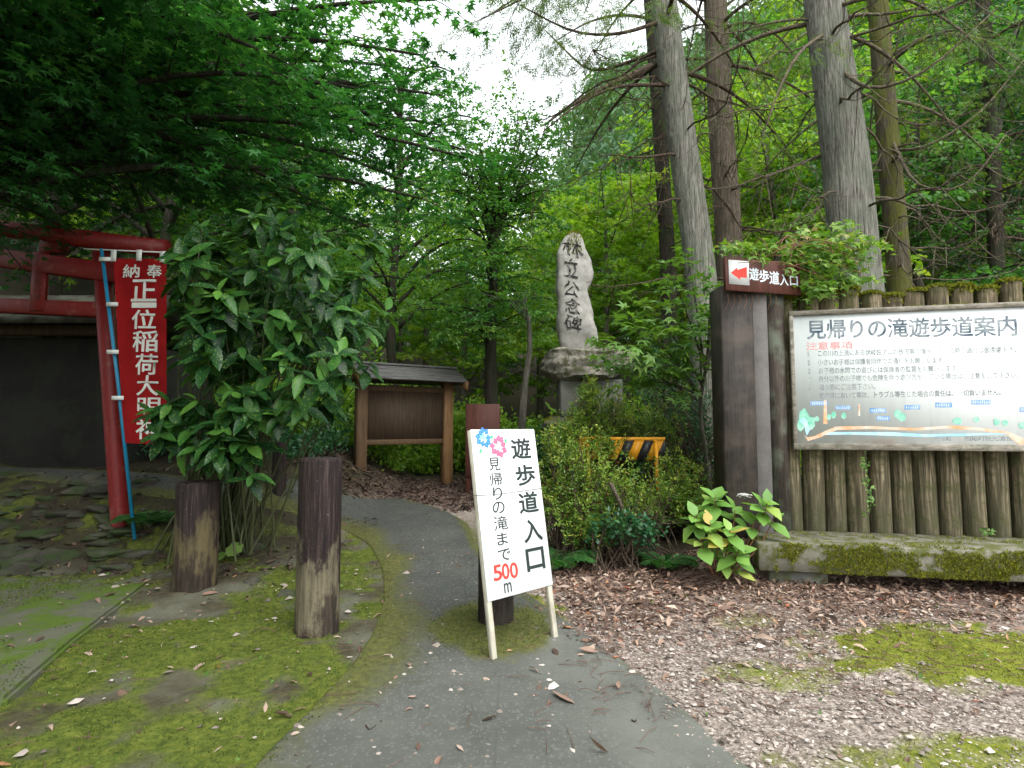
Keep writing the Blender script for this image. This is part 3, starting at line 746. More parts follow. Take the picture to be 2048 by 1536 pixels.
flower(967, 876, 15, M['ink_blue'], M['ink_lightblue'], 1)
flower(997, 893, 16, M['ink_pink'], M['ink_lightpink'], 2)
lf = MB()
for k, (x, y, a) in enumerate(((983, 874, 10), (1011, 882, 80), (961, 902, 70))):
    c0 = plane_uv(SM, x, y); s = .016; P = np.array([(math.cos(t) * s, math.sin(t) * s * .62) for t in np.arange(12) * math.pi / 6]); t = math.radians(a)
    P = P @ np.array([[math.cos(t), math.sin(t)], [-math.sin(t), math.cos(t)]]) + c0
    lf.add(poly_xz(P, -.0016 - k * .0001), [np.arange(12)[::-1][None]])
lf.build('printed_leaves', M['ink_green'], sg)
vw = plane_uv(SM, 1000, 986)[1]
P = [(u0 - .003, .045, vw), (u0 - .004, -.003, vw), (u0 + .15, -.004, vw - .006), (u1 + .004, -.003, vw + .002), (u1 + .004, .045, vw), ((u0 + u1) / 2 + .12, .26, vw - .02), ((u0 + u1) / 2 - .12, .26, vw - .02), (u0 - .003, .045, vw)]
MB().tube(P, .0016, 5).build('wire', M['wire'], sg)

# ------------------------------------------------------------------ log fence, board, bench, sign post
fA, fB = at(1580, 900, 5.12), at(2048, 900, 4.72)
fu = nrm([fB[0] - fA[0], fB[1] - fA[1], 0]); fn = np.array([fu[1], -fu[0], 0])       # fn points to the camera side
BO = at(1587, 899, 5.05); BM = frame_mat(BO, fu, (0, 0, 1))
bd = thing('notice_board', 'large white walking-trail notice board in a weathered wooden frame fixed to the log fence', 'notice board', mat=BM)
bw = plane_uv(BM, 2078, 800)[0] + .02; bh = plane_uv(BM, 1700, 618)[1]
MB().box((.012, .006, .012), (bw - .012, .022, bh - .012)).build('sign_panel', M['panel'], bd)
for lo, hi in (((0, -.02, 0), (bw, .03, .055)), ((0, -.02, bh - .042), (bw, .03, bh)), ((0, -.018, .0552), (.032, .03, bh - .0422)), ((bw - .032, -.018, .0552), (bw, .03, bh - .0422))):
    MB().box(lo, hi, bev=.004).build('frame_rail', M['frame'], bd)
def line_at(m, text, x0, x1, yc, hpx, lean=0.):
    """text between two picture columns on a board line; yc at its left end, lean = px risen at its right end"""
    a = plane_uv(m, x0, yc); b = plane_uv(m, x1, yc - lean); n = len(text); ad = (b[0] - a[0]) / n
    h = abs(plane_uv(m, x0, yc - hpx / 2)[1] - plane_uv(m, x0, yc + hpx / 2)[1])
    return [(ch, a[0] + ad * (k + .5), a[1] + (b[1] - a[1]) * (k + .5) / n, ad * 1.02, h * 1.05) for k, ch in enumerate(text)]
lettering(line_at(BM, '見帰りの滝遊歩道案内', 1613, 2038, 659, 38, 8), 'lettering', M['print_navy'], bd, .0052, .02)
lettering(line_at(BM, '注意事項', 1612, 1706, 692, 16, 2), 'lettering', M['print_red'], bd, .0052, .006)
rows = ['1 この川の上流にある伊岐佐ダムの放流等で増水している時の通行は御遠慮下さい。', '2 小さいお子様は保護者同伴での通行をお願いします。', '3 お子様の水際での遊びには保護者の監督をお願いします。',
        '4 自分以外のお子様でも危険を伴う遊び方をしている場合は、注意をして下さい。', '5 増水等にご注意下さい。', '6 遊歩道において事故、トラブル等生じた場合の責任は、一切負いません。']
its = []
for k, (tx, x0, x1, y0) in enumerate(zip(rows, (1614, 1615, 1616, 1616, 1617, 1617), (2052, 1898, 1926, 2046, 1758, 2010), (707, 725, 742, 758, 775, 792))):
    its += line_at(BM, tx, x0, x1, y0, 12.5, (x1 - x0) * .02)
lettering(its, 'lettering', M['print_gray'], bd, .0052, .014)
lettering(line_at(BM, '相知町', 1868, 1904, 877, 10) + line_at(BM, '相知町観光協会', 1929, 2026, 877, 10), 'lettering', M['print_gray'], bd, .0052, .01)
def uvpoly(mb, pts, y):
    P = np.array([plane_uv(BM, *p) for p in pts]); area = np.sum(P[:, 0] * np.roll(P[:, 1], -1) - P[:, 1] * np.roll(P[:, 0], -1))
    mb.add(poly_xz(P, y), [np.arange(len(P))[None] if area > 0 else np.arange(len(P))[::-1][None]])
dash = MB()
for x0, y0, x1, y1 in ((1621, 802, 1656, 811), (1671, 811, 1702, 819), (1740, 816, 1773, 826), (1753, 832, 1780, 841), (1809, 810, 1841, 819), (1871, 805, 1905, 815), (1943, 799, 1982, 809), (2040, 814, 2066, 824)):
    lb = MB(); uvpoly(lb, [(x0, y1), (x1, y1), (x1, y0), (x0, y0)], .0050); lb.build('place_label', M['print_label'], bd)
    r = random.Random(x0); x = x0 + 3
    while x < x1 - 4:
        uvpoly(dash, [(x, y0 + 6.2), (x + 3, y0 + 6.2), (x + 3, y0 + 5.2), (x, y0 + 5.2)], .0044); uvpoly(dash, [(x + 1, y1 - 1.8), (x + 2, y1 - 1.8), (x + 2, y0 + 2), (x + 1, y0 + 2)], .0041); x += 4.5
dash.build('lettering', M['print_white'], bd)
gr, og, bl = MB(), MB(), MB()
def blobpx(mb, cx, cy, rx, ry, seed, y):
    r = random.Random(seed); n = 16; uvpoly(mb, [(cx + rx * (1 - .3 * r.random()) * math.cos(a), cy + ry * (1 - .3 * r.random()) * math.sin(a)) for a in np.arange(n) * 2 * math.pi / n], y)
for k, (cx, cy, rx, ry) in enumerate(((1608, 835, 13, 20), (1602, 850, 9, 14), (1622, 846, 10, 16), (1634, 838, 6, 6), (1658, 834, 5, 7), (1668, 830, 6, 8), (1688, 832, 6, 8), (1796, 828, 9, 10), (1804, 834, 9, 10), (1915, 842, 11, 8), (1953, 839, 8, 6), (1994, 844, 8, 8), (2011, 846, 7, 7), (2045, 850, 8, 8))):
    gr = MB(); blobpx(gr, cx, cy, rx, ry, k, .0050 - k * .00005); gr.build('painted_tree', M['print_green'], bd)
for k, (cx, y0, y1, w_) in enumerate(((1651, 800, 848, 4), (1719, 808, 832, 2))): uvpoly(og, [(cx - w_, y1), (cx + w_, y1), (cx + w_ * .6, y0), (cx - w_ * .6, y0)], .0049 - k * .0001)
uvpoly(og, [(1614, 875), (1630, 872), (1650, 862), (1672, 853), (1740, 852), (1830, 856), (1900, 851), (1960, 855), (2020, 864), (2064, 884), (2040, 890), (2012, 868), (1955, 861), (1900, 857), (1830, 861), (1740, 858), (1674, 860), (1640, 875), (1616, 882), (1608, 868)], .0043)
uvpoly(bl, [(1606, 835), (1614, 840), (1620, 860), (1614, 872), (1608, 850), (1598, 842)], .0040)
uvpoly(bl, [(1652, 870), (1662, 864), (1780, 864), (1850, 868), (2000, 866), (2020, 868), (1960, 871), (1850, 874), (1700, 869)], .0040)
og.build('painted_path', M['print_orange'], bd); bl.build('painted_river', M['print_blue'], bd)

fence = thing('log_fence', 'fence of upright mossy logs carrying the white notice board', 'fence', (float(fA[0]), float(fA[1]), float(gz(fA[0], fA[1] + .1))))
fz = float(gz(fA[0] + .6, 5.1)); ftop = at(1800, 582, 5.0)[2]
pitch = .178; rl = .086; rng = np.random.default_rng(4); moss_pts = []
def logmesh(h, seed):
    r = np.random.default_rng(seed); n = 22; prof = [(1, -.12), (1, .3 * h), (.985, .6 * h), (1.0, h - .05), (.97, h - .018), (.86, h)]; V = []
    ph = r.random(4) * 6
    for k, (rr, z) in enumerate(prof):
        for a in range(n):
            t = a * 2 * math.pi / n; V.append((rl * rr * (1 + .03 * math.sin(2 * t + ph[0]) + .015 * math.sin(5 * t + ph[1] + z * 2)) * math.cos(t), rl * rr * (1 + .03 * math.sin(3 * t + ph[2])) * math.sin(t), z))
    m = len(prof); i = np.arange(m - 1)[:, None] * n; j = np.arange(n)[None]; j2 = (j + 1) % n
    return raw_mesh('log', np.array(V), [np.stack([i + j, i + j2, i + n + j2, i + n + j], -1).reshape(-1, 4), ((m - 1) * n + np.arange(n))[None]], M['log'], True)
nl = 19
for k in range(nl):
    p = fA + fu * (pitch * (k + .15)) - fn * .115
    h = ftop - fz + rng.normal(0, .02)
    o = link('log', logmesh(h, k), fence); q_ = rng.uniform(.93, 1.06); o.scale = (q_, q_, 1); o.location = (p[0] - fence.location[0], p[1] - fence.location[1], fz - fence.location[2])
    o.rotation_euler = (rng.normal(0, .006), rng.normal(0, .007), rng.random() * 6)
    moss_pts.append((p[0], p[1], fz + h))
nlast = fA + fu * (-.01) - fn * .10
# black slim logs between the board and the gate post
ptop = at(1550, 590, 5.1)[2]
for k, (px, rr) in enumerate(((1557, .085),)):
    p = at(px, 900, 5.16); MBk = MB().tube([(p[0], p[1], fz - .1), (p[0], p[1], fz + 1.), (p[0], p[1], ptop)], rr, 20)
    wlink('log', MBk.me('log', M['log_black'], True), fence)['label'] = 'blackened log with a streak of pale lichen'
# moss cushions along the log tops
def tufts(name, P, mat, size, rng, up=None, parent=None, dens=1):
    n = len(P); D = rng.standard_normal((n, 3)) * .55; D[:, 2] += 1.; N = rng.standard_normal((n, 3)); N[:, 2] *= .2
    return leaves_mesh(name, P, D, N, size * rng.uniform(.6, 1.4, n), T_SIMPLE, mat, rng)
mp = []
for (x, y, z) in moss_pts:
    dens_ = 1150 if rng.random() < .8 else 500
    a = rng.random(dens_) * 6.28; rr = rl * 1.12 * np.sqrt(rng.random(dens_)); mp.append(np.stack([x + rr * np.cos(a), y + rr * np.sin(a), z - .012 + (.022 * (1 - (rr / rl) ** 2))], 1))
    if rng.random() < .6:
        a = rng.random(160) * 6.28; zz = z - .02 - .08 * rng.random(160) ** 2; mp.append(np.stack([x + rl * 1.0 * np.cos(a), y + rl * 1.0 * np.sin(a), zz], 1))
wlink('moss_cap', tufts('moss_cap', np.concatenate(mp), M['moss'], .027, rng), fence)
fr = rng.random(420); mt = np.array([np.array(BO) + fu * (bw * (.35 + .65 * q)) + np.array([0, 0, bh]) + fn * (-.02 + .04 * s) for q, s in zip(fr, rng.random(420))])
mt = mt[fbm(fr * 14, fr * 0, 3) > .5]
if len(mt): wlink('moss', tufts('moss', mt, M['moss'], .014, rng), bd) if False else None
mo_ = link('moss', tufts('moss', np.array([np.array(BM.inverted())[:3, :3] @ (p - BO) for p in mt]), M['moss'], .015, rng), bd)

# gate post beside the fence
pc = at(1487, 985, 5.0); pz = float(gz(pc[0], pc[1])) - .1; pt = at(1487, 570, 5.0)[2]
po = thing('gate_post', 'thick black squared post under the arrow sign at the end of the fence', 'post', (pc[0], pc[1] + .1, pz + .1))
px0, px1 = at(1449, 900, 4.98)[0], at(1517, 900, 4.98)[0]
wlink('post_shaft', MB().box((px0, 4.99, pz - .2), (px1, 5.27, pt), bev=.018).me('post_shaft', M['post_black']), po)
sc_ = at(1533, 900, 5.02); wlink('concrete_strip', MB().box((px1 + .003, 5.03, pz - .2), (sc_[0] + .05, 5.2, pt - .01), bev=.006).me('concrete_strip', M['concrete_strip']), po)
# arrow sign on the post
AO = at(1452, 580, 4.86); A1 = at(1602, 594, 5.06); AM = frame_mat(AO, [A1[0] - AO[0], A1[1] - AO[1], 0], (0, 0, 1))
ar = thing('arrow_sign', 'brown wooden arrow sign with a red arrow on top of the black post', 'sign', mat=AM)
aw = plane_uv(AM, 1601, 550)[0]; ah = plane_uv(AM, 1455, 514)[1]
MB().box((0, 0, 0), (aw, .035, ah), bev=.004).build('board', M['brown_board'], ar)
q0, q1 = plane_uv(AM, 1458, 568), plane_uv(AM, 1497, 523)
MB().box((q0[0], -.004, q0[1]), (q1[0], -.0005, q1[1])).build('arrow_plate', M['sign_white'], ar)
am = MB(); P = [plane_uv(AM, x, y) for x, y in ((1461, 546), (1474, 535), (1474, 540), (1493, 534), (1493, 556), (1480, 555), (1480, 560))]
am.add(poly_xz(P, -.0048), [np.arange(len(P))[None]]); am.build('arrow', M['ink_red'], ar)
lettering([char_at(AM, *c) for c in (('遊', 1499, 536, 1517, 560), ('歩', 1518, 540, 1537, 564), ('道', 1539, 543, 1558, 568), ('入', 1560, 549, 1576, 571), ('口', 1580, 553, 1595, 571))], 'lettering', M['print_white'], ar, -.0012, .02, False)

# concrete bench slab in front of the fence
b0, b1 = G(1520, 1145), at(2048, 1160, 4.25)
be0 = at(1516, 1090, 4.62); be1 = at(2048, 1098, 4.28); btz = (be0[2] + be1[2]) / 2; bu = nrm([be1[0] - be0[0], be1[1] - be0[1], 0]); bn = np.array([-bu[1], bu[0], 0])
BE = frame_mat([be0[0], be0[1], btz], bu, (0, 0, 1)); bl_ = 3.4
be = thing('concrete_bench', 'long low concrete slab bench with yellow-green moss along its front edge', 'bench', mat=BE)
bth = btz - at(1700, 1150, 4.5)[2]
o = MB().box((0, 0, -bth), (bl_, .62, 0), bev=.012).build('seat_slab', M['bench'], be)
for x in (.10, 2.2): MB().box((x, .10, -bth - .3), (x + .44, .5, -bth - .0005), bev=.01).build('bench_foot', M['bench_foot'], be)
n = 26000; x = rng.random(n) * bl_; v = rng.random(n); P = np.stack([x, -.002 - .012 * rng.random(n), -bth * v], 1)
k = (fbm(x * 5, v * 2.2 + 3, 31) > .42) & (x > .12); P = P[k]
x2 = rng.random(5000) * bl_; y2 = rng.random(5000) ** 1.6 * .55; k2 = fbm(x2 * 4, y2 * 9, 12) > .56; P2 = np.stack([x2, y2, np.full(5000, .0)], 1)[k2]
D_ = np.concatenate([P, P2]); link('moss', tufts('moss', D_, M['moss'], .017, rng), be)

# ------------------------------------------------------------------ notice kiosk with shingled roof
kl, kr = G(729, 958), G(879, 961)
ku = nrm([kr[0] - kl[0], kr[1] - kl[1] , 0]); ang = math.radians(-25); ku = np.array([ku[0] * math.cos(ang) - ku[1] * math.sin(ang), ku[0] * math.sin(ang) + ku[1] * math.cos(ang), 0])
kmid = (kl + kr) / 2; kw = 1.5; KM = frame_mat(kmid, ku, (0, 0, 1))
ks = thing('roofed_notice_kiosk', 'dark wooden notice kiosk with a small grey shingled roof at the path bend', 'kiosk', mat=KM)
kz = at(800, 768, kmid[1])[2] - kmid[2]; kb = at(800, 885, kmid[1])[2] - kmid[2]; rz = at(800, 727, kmid[1])[2] - kmid[2]
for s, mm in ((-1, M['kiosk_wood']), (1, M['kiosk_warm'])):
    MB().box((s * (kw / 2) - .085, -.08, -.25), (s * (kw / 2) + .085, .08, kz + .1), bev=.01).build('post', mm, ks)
MB().box((-kw / 2 + .086, -.03, kb), (kw / 2 - .086, .03, kz - .09)).build('notice_panel', M['kiosk_panel'], ks)
for z0, z1 in ((kb - .03, kb + .055), (kz - .13, kz - .04)): MB().box((-kw / 2 + .087, -.045, z0), (kw / 2 - .087, .045, z1), bev=.006).build('panel_rail', M['kiosk_wood'], ks)
MB().box((-kw / 2 - .2, -.055, kz + .045), (kw / 2 + .2, .055, kz + .14), bev=.006).build('roof_beam', M['kiosk_wood'], ks)
RL = kw / 2 + .16; RD = .45; rise = .25; e0 = kz + .04
rf = MB()
for s in (-1, 1):
    nrow = 6
    for k in range(nrow):
        a, b_ = k / nrow, (k + 1) / nrow + .03
        y0, z0 = s * RD * (1 - a), e0 + rise * a; y1, z1 = s * RD * (1 - b_), e0 + rise * b_
        V = [(-RL, y0, z0 + .018), (RL, y0, z0 + .018), (RL, y1, z1 + .004), (-RL, y1, z1 + .004), (-RL, y0, z0 - .012), (RL, y0, z0 - .012), (RL, y1, z1 - .02), (-RL, y1, z1 - .02)]
        Fq = np.array([[0, 1, 2, 3], [7, 6, 5, 4], [0, 4, 5, 1], [1, 5, 6, 2], [2, 6, 7, 3], [3, 7, 4, 0]])
        rf.add(V, [Fq if s < 0 else Fq[:, ::-1]])
rfo = rf.build('roof', M['roof_shingle'], ks)
MB().box((-RL - .01, -.06, e0 + rise + .0), (RL + .01, .06, e0 + rise + .035), bev=.008).build('ridge_cap', M['roof_shingle'], rfo)
for s in (-1, 1):
    x0, x1 = (RL - .045, RL + .004) if s > 0 else (-RL - .004, -RL + .045)
    g = MB()
    for t in (-1, 1):
        V = [(x, y, z) for x in (x0, x1) for y, z in ((t * (RD + .02), e0 - .14), (t * (RD + .02), e0 + .0), (0, e0 + rise - .02), (0, e0 + rise - .17))]
        Fq = np.array([[0, 1, 2, 3], [7, 6, 5, 4], [0, 4, 5, 1], [1, 5, 6, 2], [2, 6, 7, 3], [3, 7, 4, 0]]); g.add(V, [Fq if t > 0 else Fq[:, ::-1]])
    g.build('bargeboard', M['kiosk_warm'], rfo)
    MB().box((x0 + .055 if s < 0 else x0 - .03, -RD * .7, e0 - .04), (x1 + .03 if s < 0 else x1 - .055, RD * .7, e0 + .06)).build('gable_board', M['kiosk_wood'], rfo)

# brown board behind the white sign
bb = at(965, 950, 8.7); bb[2] = gz(bb[0], bb[1]); BBM = frame_mat([bb[0], bb[1], bb[2]], (1, -.05, 0), (0, 0, 1)); bbw = 68 / F * bb[1]; bbh = at(965, 808, bb[1])[2] - bb[2]
bo = thing('brown_signboard', 'plain reddish-brown board on two posts in front of the forked tree', 'sign', mat=BBM)
MB().box((-bbw / 2, -.02, .25), (bbw / 2, .02, bbh), bev=.006).build('board', M['brown_board'], bo)
for s in (-1, 1): MB().box((s * (bbw / 2 - .04) - .04, .021, -.2), (s * (bbw / 2 - .04) + .04, .09, bbh - .06), bev=.006).build('post', M['brown_board'], bo)

# ------------------------------------------------------------------ stone monument
MY = 7.4; mc = at(1172, 880, MY); mz = float(gz(mc[0], mc[1]))
mn = thing('stone_monument', 'tall pale standing stone with carved brush characters on a rough capstone and block pedestal', 'monument', (mc[0], mc[1], mz))
def rock(name, prof_l, prof_r, depth, mat, seed, rough=.05, Yc=MY, nd=28, zmap=None, smooth=True, extra=0.):
    """stone whose front outline runs down two lists of picture points; rounded through its depth"""
    rs = np.random.default_rng(seed); L = np.array([at(x, y, Yc) for x, y in prof_l]); Rr = np.array([at(x, y, Yc) for x, y in prof_r])
    m = 40; L = resample(L, m, 1); Rr = resample(Rr, m, 1); V = []
    for k in range(m):
        c = (L[k] + Rr[k]) / 2; hw = np.linalg.norm(Rr[k] - L[k]) / 2; zz = (L[k][2] + Rr[k][2]) / 2; e = min(1, .35 + 3 * min(k, m - 1 - k) / m) if extra == 0 else 1
        for a in range(nd):
            t = a * 2 * math.pi / nd; ct, st = math.cos(t), math.sin(t); ex = .5
            x = hw * np.sign(ct) * abs(ct) ** ex; y = depth / 2 * e * np.sign(st) * abs(st) ** ex
            zt = L[k][2] * (1 - (ct + 1) / 2) + Rr[k][2] * (ct + 1) / 2
            dn = (fbm(np.array(x * 5 + seed + y * 3), np.array(zt * 5 + y * 4), seed) - .5) * rough * 2 + (fbm(np.array(x * 19 + y * 11), np.array(zt * 19 + y * 7), seed + 3) - .5) * rough * .6
            V.append((c[0] + x + dn * ct, c[1] + y + dn * st, zt + dn * .3))
    i = np.arange(m - 1)[:, None] * nd; j = np.arange(nd)[None]; j2 = (j + 1) % nd
    return raw_mesh(name, np.array(V), [np.stack([i + j, i + nd + j, i + nd + j2, i + j2], -1).reshape(-1, 4), np.arange(nd)[None], ((m - 1) * nd + np.arange(nd))[::-1][None]], mat, smooth)
st_ = wlink('stele', rock('stele', [(1138, 467), (1124, 482), (1113, 505), (1112, 560), (1110, 585), (1115, 600), (1114, 650), (1120, 690), (1128, 703)], [(1158, 467), (1166, 480), (1172, 500), (1186, 540), (1187, 560), (1174, 590), (1180, 615), (1190, 660), (1196, 690), (1192, 703)], .34, M['stele'], 3, .034), mn)
wlink('capstone', rock('capstone', [(1122, 700), (1092, 716), (1086, 728), (1084, 745), (1110, 762), (1130, 776)], [(1215, 694), (1240, 704), (1256, 714), (1258, 740), (1236, 756), (1204, 770)], 1.0, M['cap_rock'], 7, .15), mn)
wlink('pedestal', MB().box((at(1117, 800, MY)[0], MY - .33, at(1170, 834, MY)[2]), (at(1236, 800, MY)[0], MY + .33, at(1170, 762, MY)[2]), bev=.015).me('pedestal', M['pedestal']), mn)
wlink('foundation_stone', rock('foundation_stone', [(1100, 834), (1088, 842), (1086, 870), (1090, 925)], [(1250, 833), (1262, 842), (1268, 870), (1265, 925)], 1.3, M['base_rock'], 11, .08), mn)
STM = frame_mat(at(1150, 700, MY - .215), (1, 0, 0), (0, 0, 1))
LT = [('林', 1126, 474, 1166, 509), ('立', 1130, 514, 1158, 553), ('公', 1129, 560, 1159, 592), ('念', 1131, 596, 1160, 626), ('碑', 1131, 629, 1164, 662)]
lo_ = lettering([char_at(STM, *c) for c in LT], 'lettering', M['carved'], None, 0, .006, False)
lm = lo_.data; Vl = np.array([v.co[:] for v in lm.vertices]); Ml = np.array(STM); W = Vl @ Ml[:3, :3].T + Ml[:3, 3]
# carved characters follow the face of the stone: pressed onto it along Y
from mathutils.bvhtree import BVHTree
bv = BVHTree.FromPolygons([v.co[:] for v in st_.data.vertices], [list(p.vertices) for p in st_.data.polygons])
W[:, 0] += .010 * np.sin(W[:, 2] * 31) + .30 * (W[:, 2] - W[:, 2].mean()) * 0 + .035 * (fbm(W[:, 0] * 22, W[:, 2] * 22, 3) - .5) + .02 * (fbm(W[:, 0] * 60, W[:, 2] * 60, 5) - .5)
W[:, 2] += .045 * (fbm(W[:, 0] * 20, W[:, 2] * 20, 9) - .5) - .22 * (W[:, 0] - W[:, 0].mean())
for k in range(len(W)):
    h = bv.ray_cast(Vector((W[k][0], MY - 1, W[k][2])), Vector((0, 1, 0)))[0]
    if h: W[k][1] = h.y - .008
lm.vertices.foreach_set('co', W.astype(np.float32).ravel()); lm.update()
bpy.data.objects.remove(lo_); l_ = link('lettering', lm, st_)
l_.matrix_parent_inverse = Matrix.Translation(mn.location).inverted() @ Matrix.Identity(4); l_.matrix_parent_inverse = Matrix.Identity(4)
mm = []
for k in range(2600):
    px = rng.uniform(1088, 1252); x = at(px, 700, MY)[0]; y = MY + rng.uniform(-.42, .42); mm.append((x, y))
bvc = BVHTree.FromPolygons([v.co[:] for v in mn.children[1].data.vertices], [list(p.vertices) for p in mn.children[1].data.polygons])
mp = []
for x, y in mm:
    h = bvc.ray_cast(Vector((x, y, 5)), Vector((0, 0, -1)))[0]
    if h is not None and fbm(np.array(x * 5), np.array(y * 5), 5) > .45: mp.append(h[:])
t_ = rng.random(900); xx = at(1148, 470, MY)[0] + (t_ - .5) * .17; yy = MY + (rng.random(900) - .5) * .3
for x, y in zip(xx, yy):
    h = bv.ray_cast(Vector((x, y, 6)), Vector((0, 0, -1)))[0]
    if h is not None: mp.append(h[:])
wlink('moss', tufts('moss', np.array(mp), M['moss'], .03, rng), mn)

# ------------------------------------------------------------------ striped barrier
BY = 6.3; s0, s1 = at(1158, 880, BY), at(1330, 866, BY - .2); BRM = frame_mat([s0[0], s0[1], at(1160, 918, BY)[2]], [s1[0] - s0[0], s1[1] - s0[1], 0], (0, 0, 1))
br = thing('striped_barrier', 'yellow and black striped barricade half buried in the azaleas', 'barrier', mat=BRM)
bwid = float(np.linalg.norm((s1 - s0)[:2])); bhh = .21; ns = 9
yl, bk = MB(), MB(); sw = bwid / ns
for k in range(-1, ns + 1):
    q = [(k * sw, 0), (k * sw + sw, 0), (k * sw + sw + .09, bhh), (k * sw + .09, bhh)]
    q = [(min(max(x, 0), bwid), z) for x, z in q]
    if abs(q[1][0] - q[0][0]) + abs(q[2][0] - q[3][0]) < .01: continue
    V = [(x, y, z) for y in (0, .03) for x, z in q]
    (yl if k % 2 else bk).add(V, [np.array([[0, 1, 2, 3], [7, 6, 5, 4], [0, 4, 5, 1], [2, 6, 7, 3], [3, 7, 4, 0], [1, 5, 6, 2]])])
yl.build('stripe_panel', M['yellow'], br)['label'] = 'yellow slanting stripes'; bk.build('stripe_panel', M['black_paint'], br)['label'] = 'black slanting stripes'
MB().tube([(0, .015, bhh + .012), (bwid, .015, bhh + .012)], .022, 10).build('top_rail', M['yellow'], br)
for x in (.1, bwid - .1):
    MB().tube([(x, -.01, bhh), (x + .02, -.16, -.62)], .02, 8).build('leg', M['yellow'], br); MB().tube([(x, .04, bhh), (x + .02, .22, -.62)], .02, 8).build('leg', M['yellow'], br)

# ------------------------------------------------------------------ red gate, banner, shed
TF = G(241, 1048); TY = TF[1]
def yb(px): return TY + (px - 215) * (-.0016)          # the gate's left end stands nearer to the camera
tg = thing('torii_gate', 'red wooden torii gate standing in shade on the stone bank', 'gate', TF)
def beam(pts, hh, dd, mat, name, bev=.01, parent=tg):
    A = at(pts[0][0], pts[0][1], yb(pts[0][0])); B = at(pts[1][0], pts[1][1], yb(pts[1][0])); u = nrm(B - A); m = frame_mat(A, u, (0, 0, 1)); L = np.linalg.norm(B - A)
    mb = MB(); mb.box((0, -dd / 2, -hh / 2), (L, dd / 2, hh / 2), np.array(m), bev); return wlink(name, mb.me(name, mat), parent)
A = at(-330, 410, yb(-330)); B = at(331, 498, yb(331)); wlink('top_beam', MB().tube([A, (A * .6 + B * .4) - [0, 0, .02], B], .088, 20).me('top_beam', M['red_paint'], True), tg)
beam(((-300, 478), (300, 556)), .19, .14, M['red_paint'], 'tie_beam'); beam(((-260, 600), (214, 621)), .15, .12, M['red_paint'], 'tie_beam')
pr = at(203, 500, yb(203)); wlink('pillar', MB().tube([TF - [0, 0, .2], TF, (TF + pr) / 2, pr], .083, 22).me('pillar', M['red_paint'], True), tg)
pl = at(-245, 440, yb(-245)); pf = np.array([pl[0] - .2, pl[1], gz(pl[0], pl[1])]); wlink('pillar', MB().tube([pf - [0, 0, .2], pf, pl], .083, 22).me('pillar', M['red_paint'], True), tg)
for (x0, x1, y0, y1) in ((88, 131, 452, 508),):
    a, b_ = at(x0, y1, yb(100) - .0), at(x1, y0, yb(100)); wlink('strut', MB().box((a[0], a[1] - .075, a[2]), (b_[0], a[1] + .075, b_[2]), bev=.006).me('strut', M['red_paint']), tg)
a, b_ = at(60, 622, yb(78) - .1), at(97, 503, yb(78) - .1)
tb = wlink('name_tablet', MB().box((a[0], a[1] - .02, a[2]), (b_[0], a[1] + .03, b_[2]), bev=.008).me('name_tablet', M['red_paint']), tg)
TBM = frame_mat([(a[0] + b_[0]) / 2, a[1] - .022, a[2]], (1, 0, 0), (0, 0, 1)); hh = (b_[2] - a[2]); n_ = 7
lt = lettering([(c, 0, hh * (.90 - k * .135), hh * .12, hh * .12) for k, c in enumerate('正一位稲荷神社'[:6])], 'lettering', M['brown_board'], None, -.001, .01)
lt.parent = tb; lt.matrix_parent_inverse = Matrix.Identity(4)
Vl = np.array([v.co[:] for v in lt.data.vertices]); Wl = Vl @ np.array(TBM)[:3, :3].T + np.array(TBM)[:3, 3]; lt.data.vertices.foreach_set('co', Wl.astype(np.float32).ravel())

NY = TY - .25
p0, p1 = G(270, 1044), at(203, 498, NY)
nb = thing('nobori_banner', 'tall red shrine banner with white writing on a bright blue pole', 'banner', (p0[0], NY, p0[2]))
pb = at(271, 1046, NY); wlink('pole', MB().tube([pb - [0, 0, .15], (pb + p1) / 2, p1], .0165, 12).me('pole', M['blue_pole'], True), nb)
c0, c1 = at(168, 498, NY), at(333, 505, NY); wlink('crossbar', MB().tube([c0, c1], .007, 8).me('crossbar', M['white_tape'], True), nb)
NM = frame_mat(at(248, 886, NY), (1, 0, 0), (0, 0, 1))
# cloth: a hanging sheet with soft folds
cw, chh = 40, 70; tl, tr, bl2, br2 = (226, 516), (331, 519), (246, 886), (333, 889); V = []
def folds(a, b_): return .012 * math.sin(a * 7 + b_ * 2) + .005 * math.sin(a * 13 - b_ * 5 + 1)
for k in range(chh + 1):
    for j in range(cw + 1):
        a, b_ = j / cw, k / chh; x = (tl[0] * (1 - a) + tr[0] * a) * (1 - b_) + (bl2[0] * (1 - a) + br2[0] * a) * b_; y = (tl[1] * (1 - a) + tr[1] * a) * (1 - b_) + (bl2[1] * (1 - a) + br2[1] * a) * b_
        p = at(x, y, NY - .02); p[1] += folds(a, b_); V.append(p)
i = np.arange(chh)[:, None] * (cw + 1) + np.arange(cw)[None]
clo = wlink('cloth', raw_mesh('cloth', np.array(V), np.stack([i, i + cw + 1, i + cw + 2, i + 1], -1).reshape(-1, 4), M['cloth'], True), nb)
bvk = BVHTree.FromPolygons([v[:] for v in V], [list(q) for q in np.stack([i, i + cw + 1, i + cw + 2, i + 1], -1).reshape(-1, 4).tolist()])
NM = frame_mat(at(290, 700, NY - .08), (1, 0, 0), (0, 0, 1))
LT = [('納', 237, 526, 272, 552), ('奉', 289, 527, 316, 553), ('正', 256, 557, 307, 600), ('一', 257, 604, 306, 612), ('位', 257, 618, 305, 656), ('稲', 259, 660, 308, 702), ('荷', 265, 707, 307, 748), ('大', 268, 750, 308, 790), ('明', 269, 795, 311, 828), ('神', 266, 838, 312, 878)]
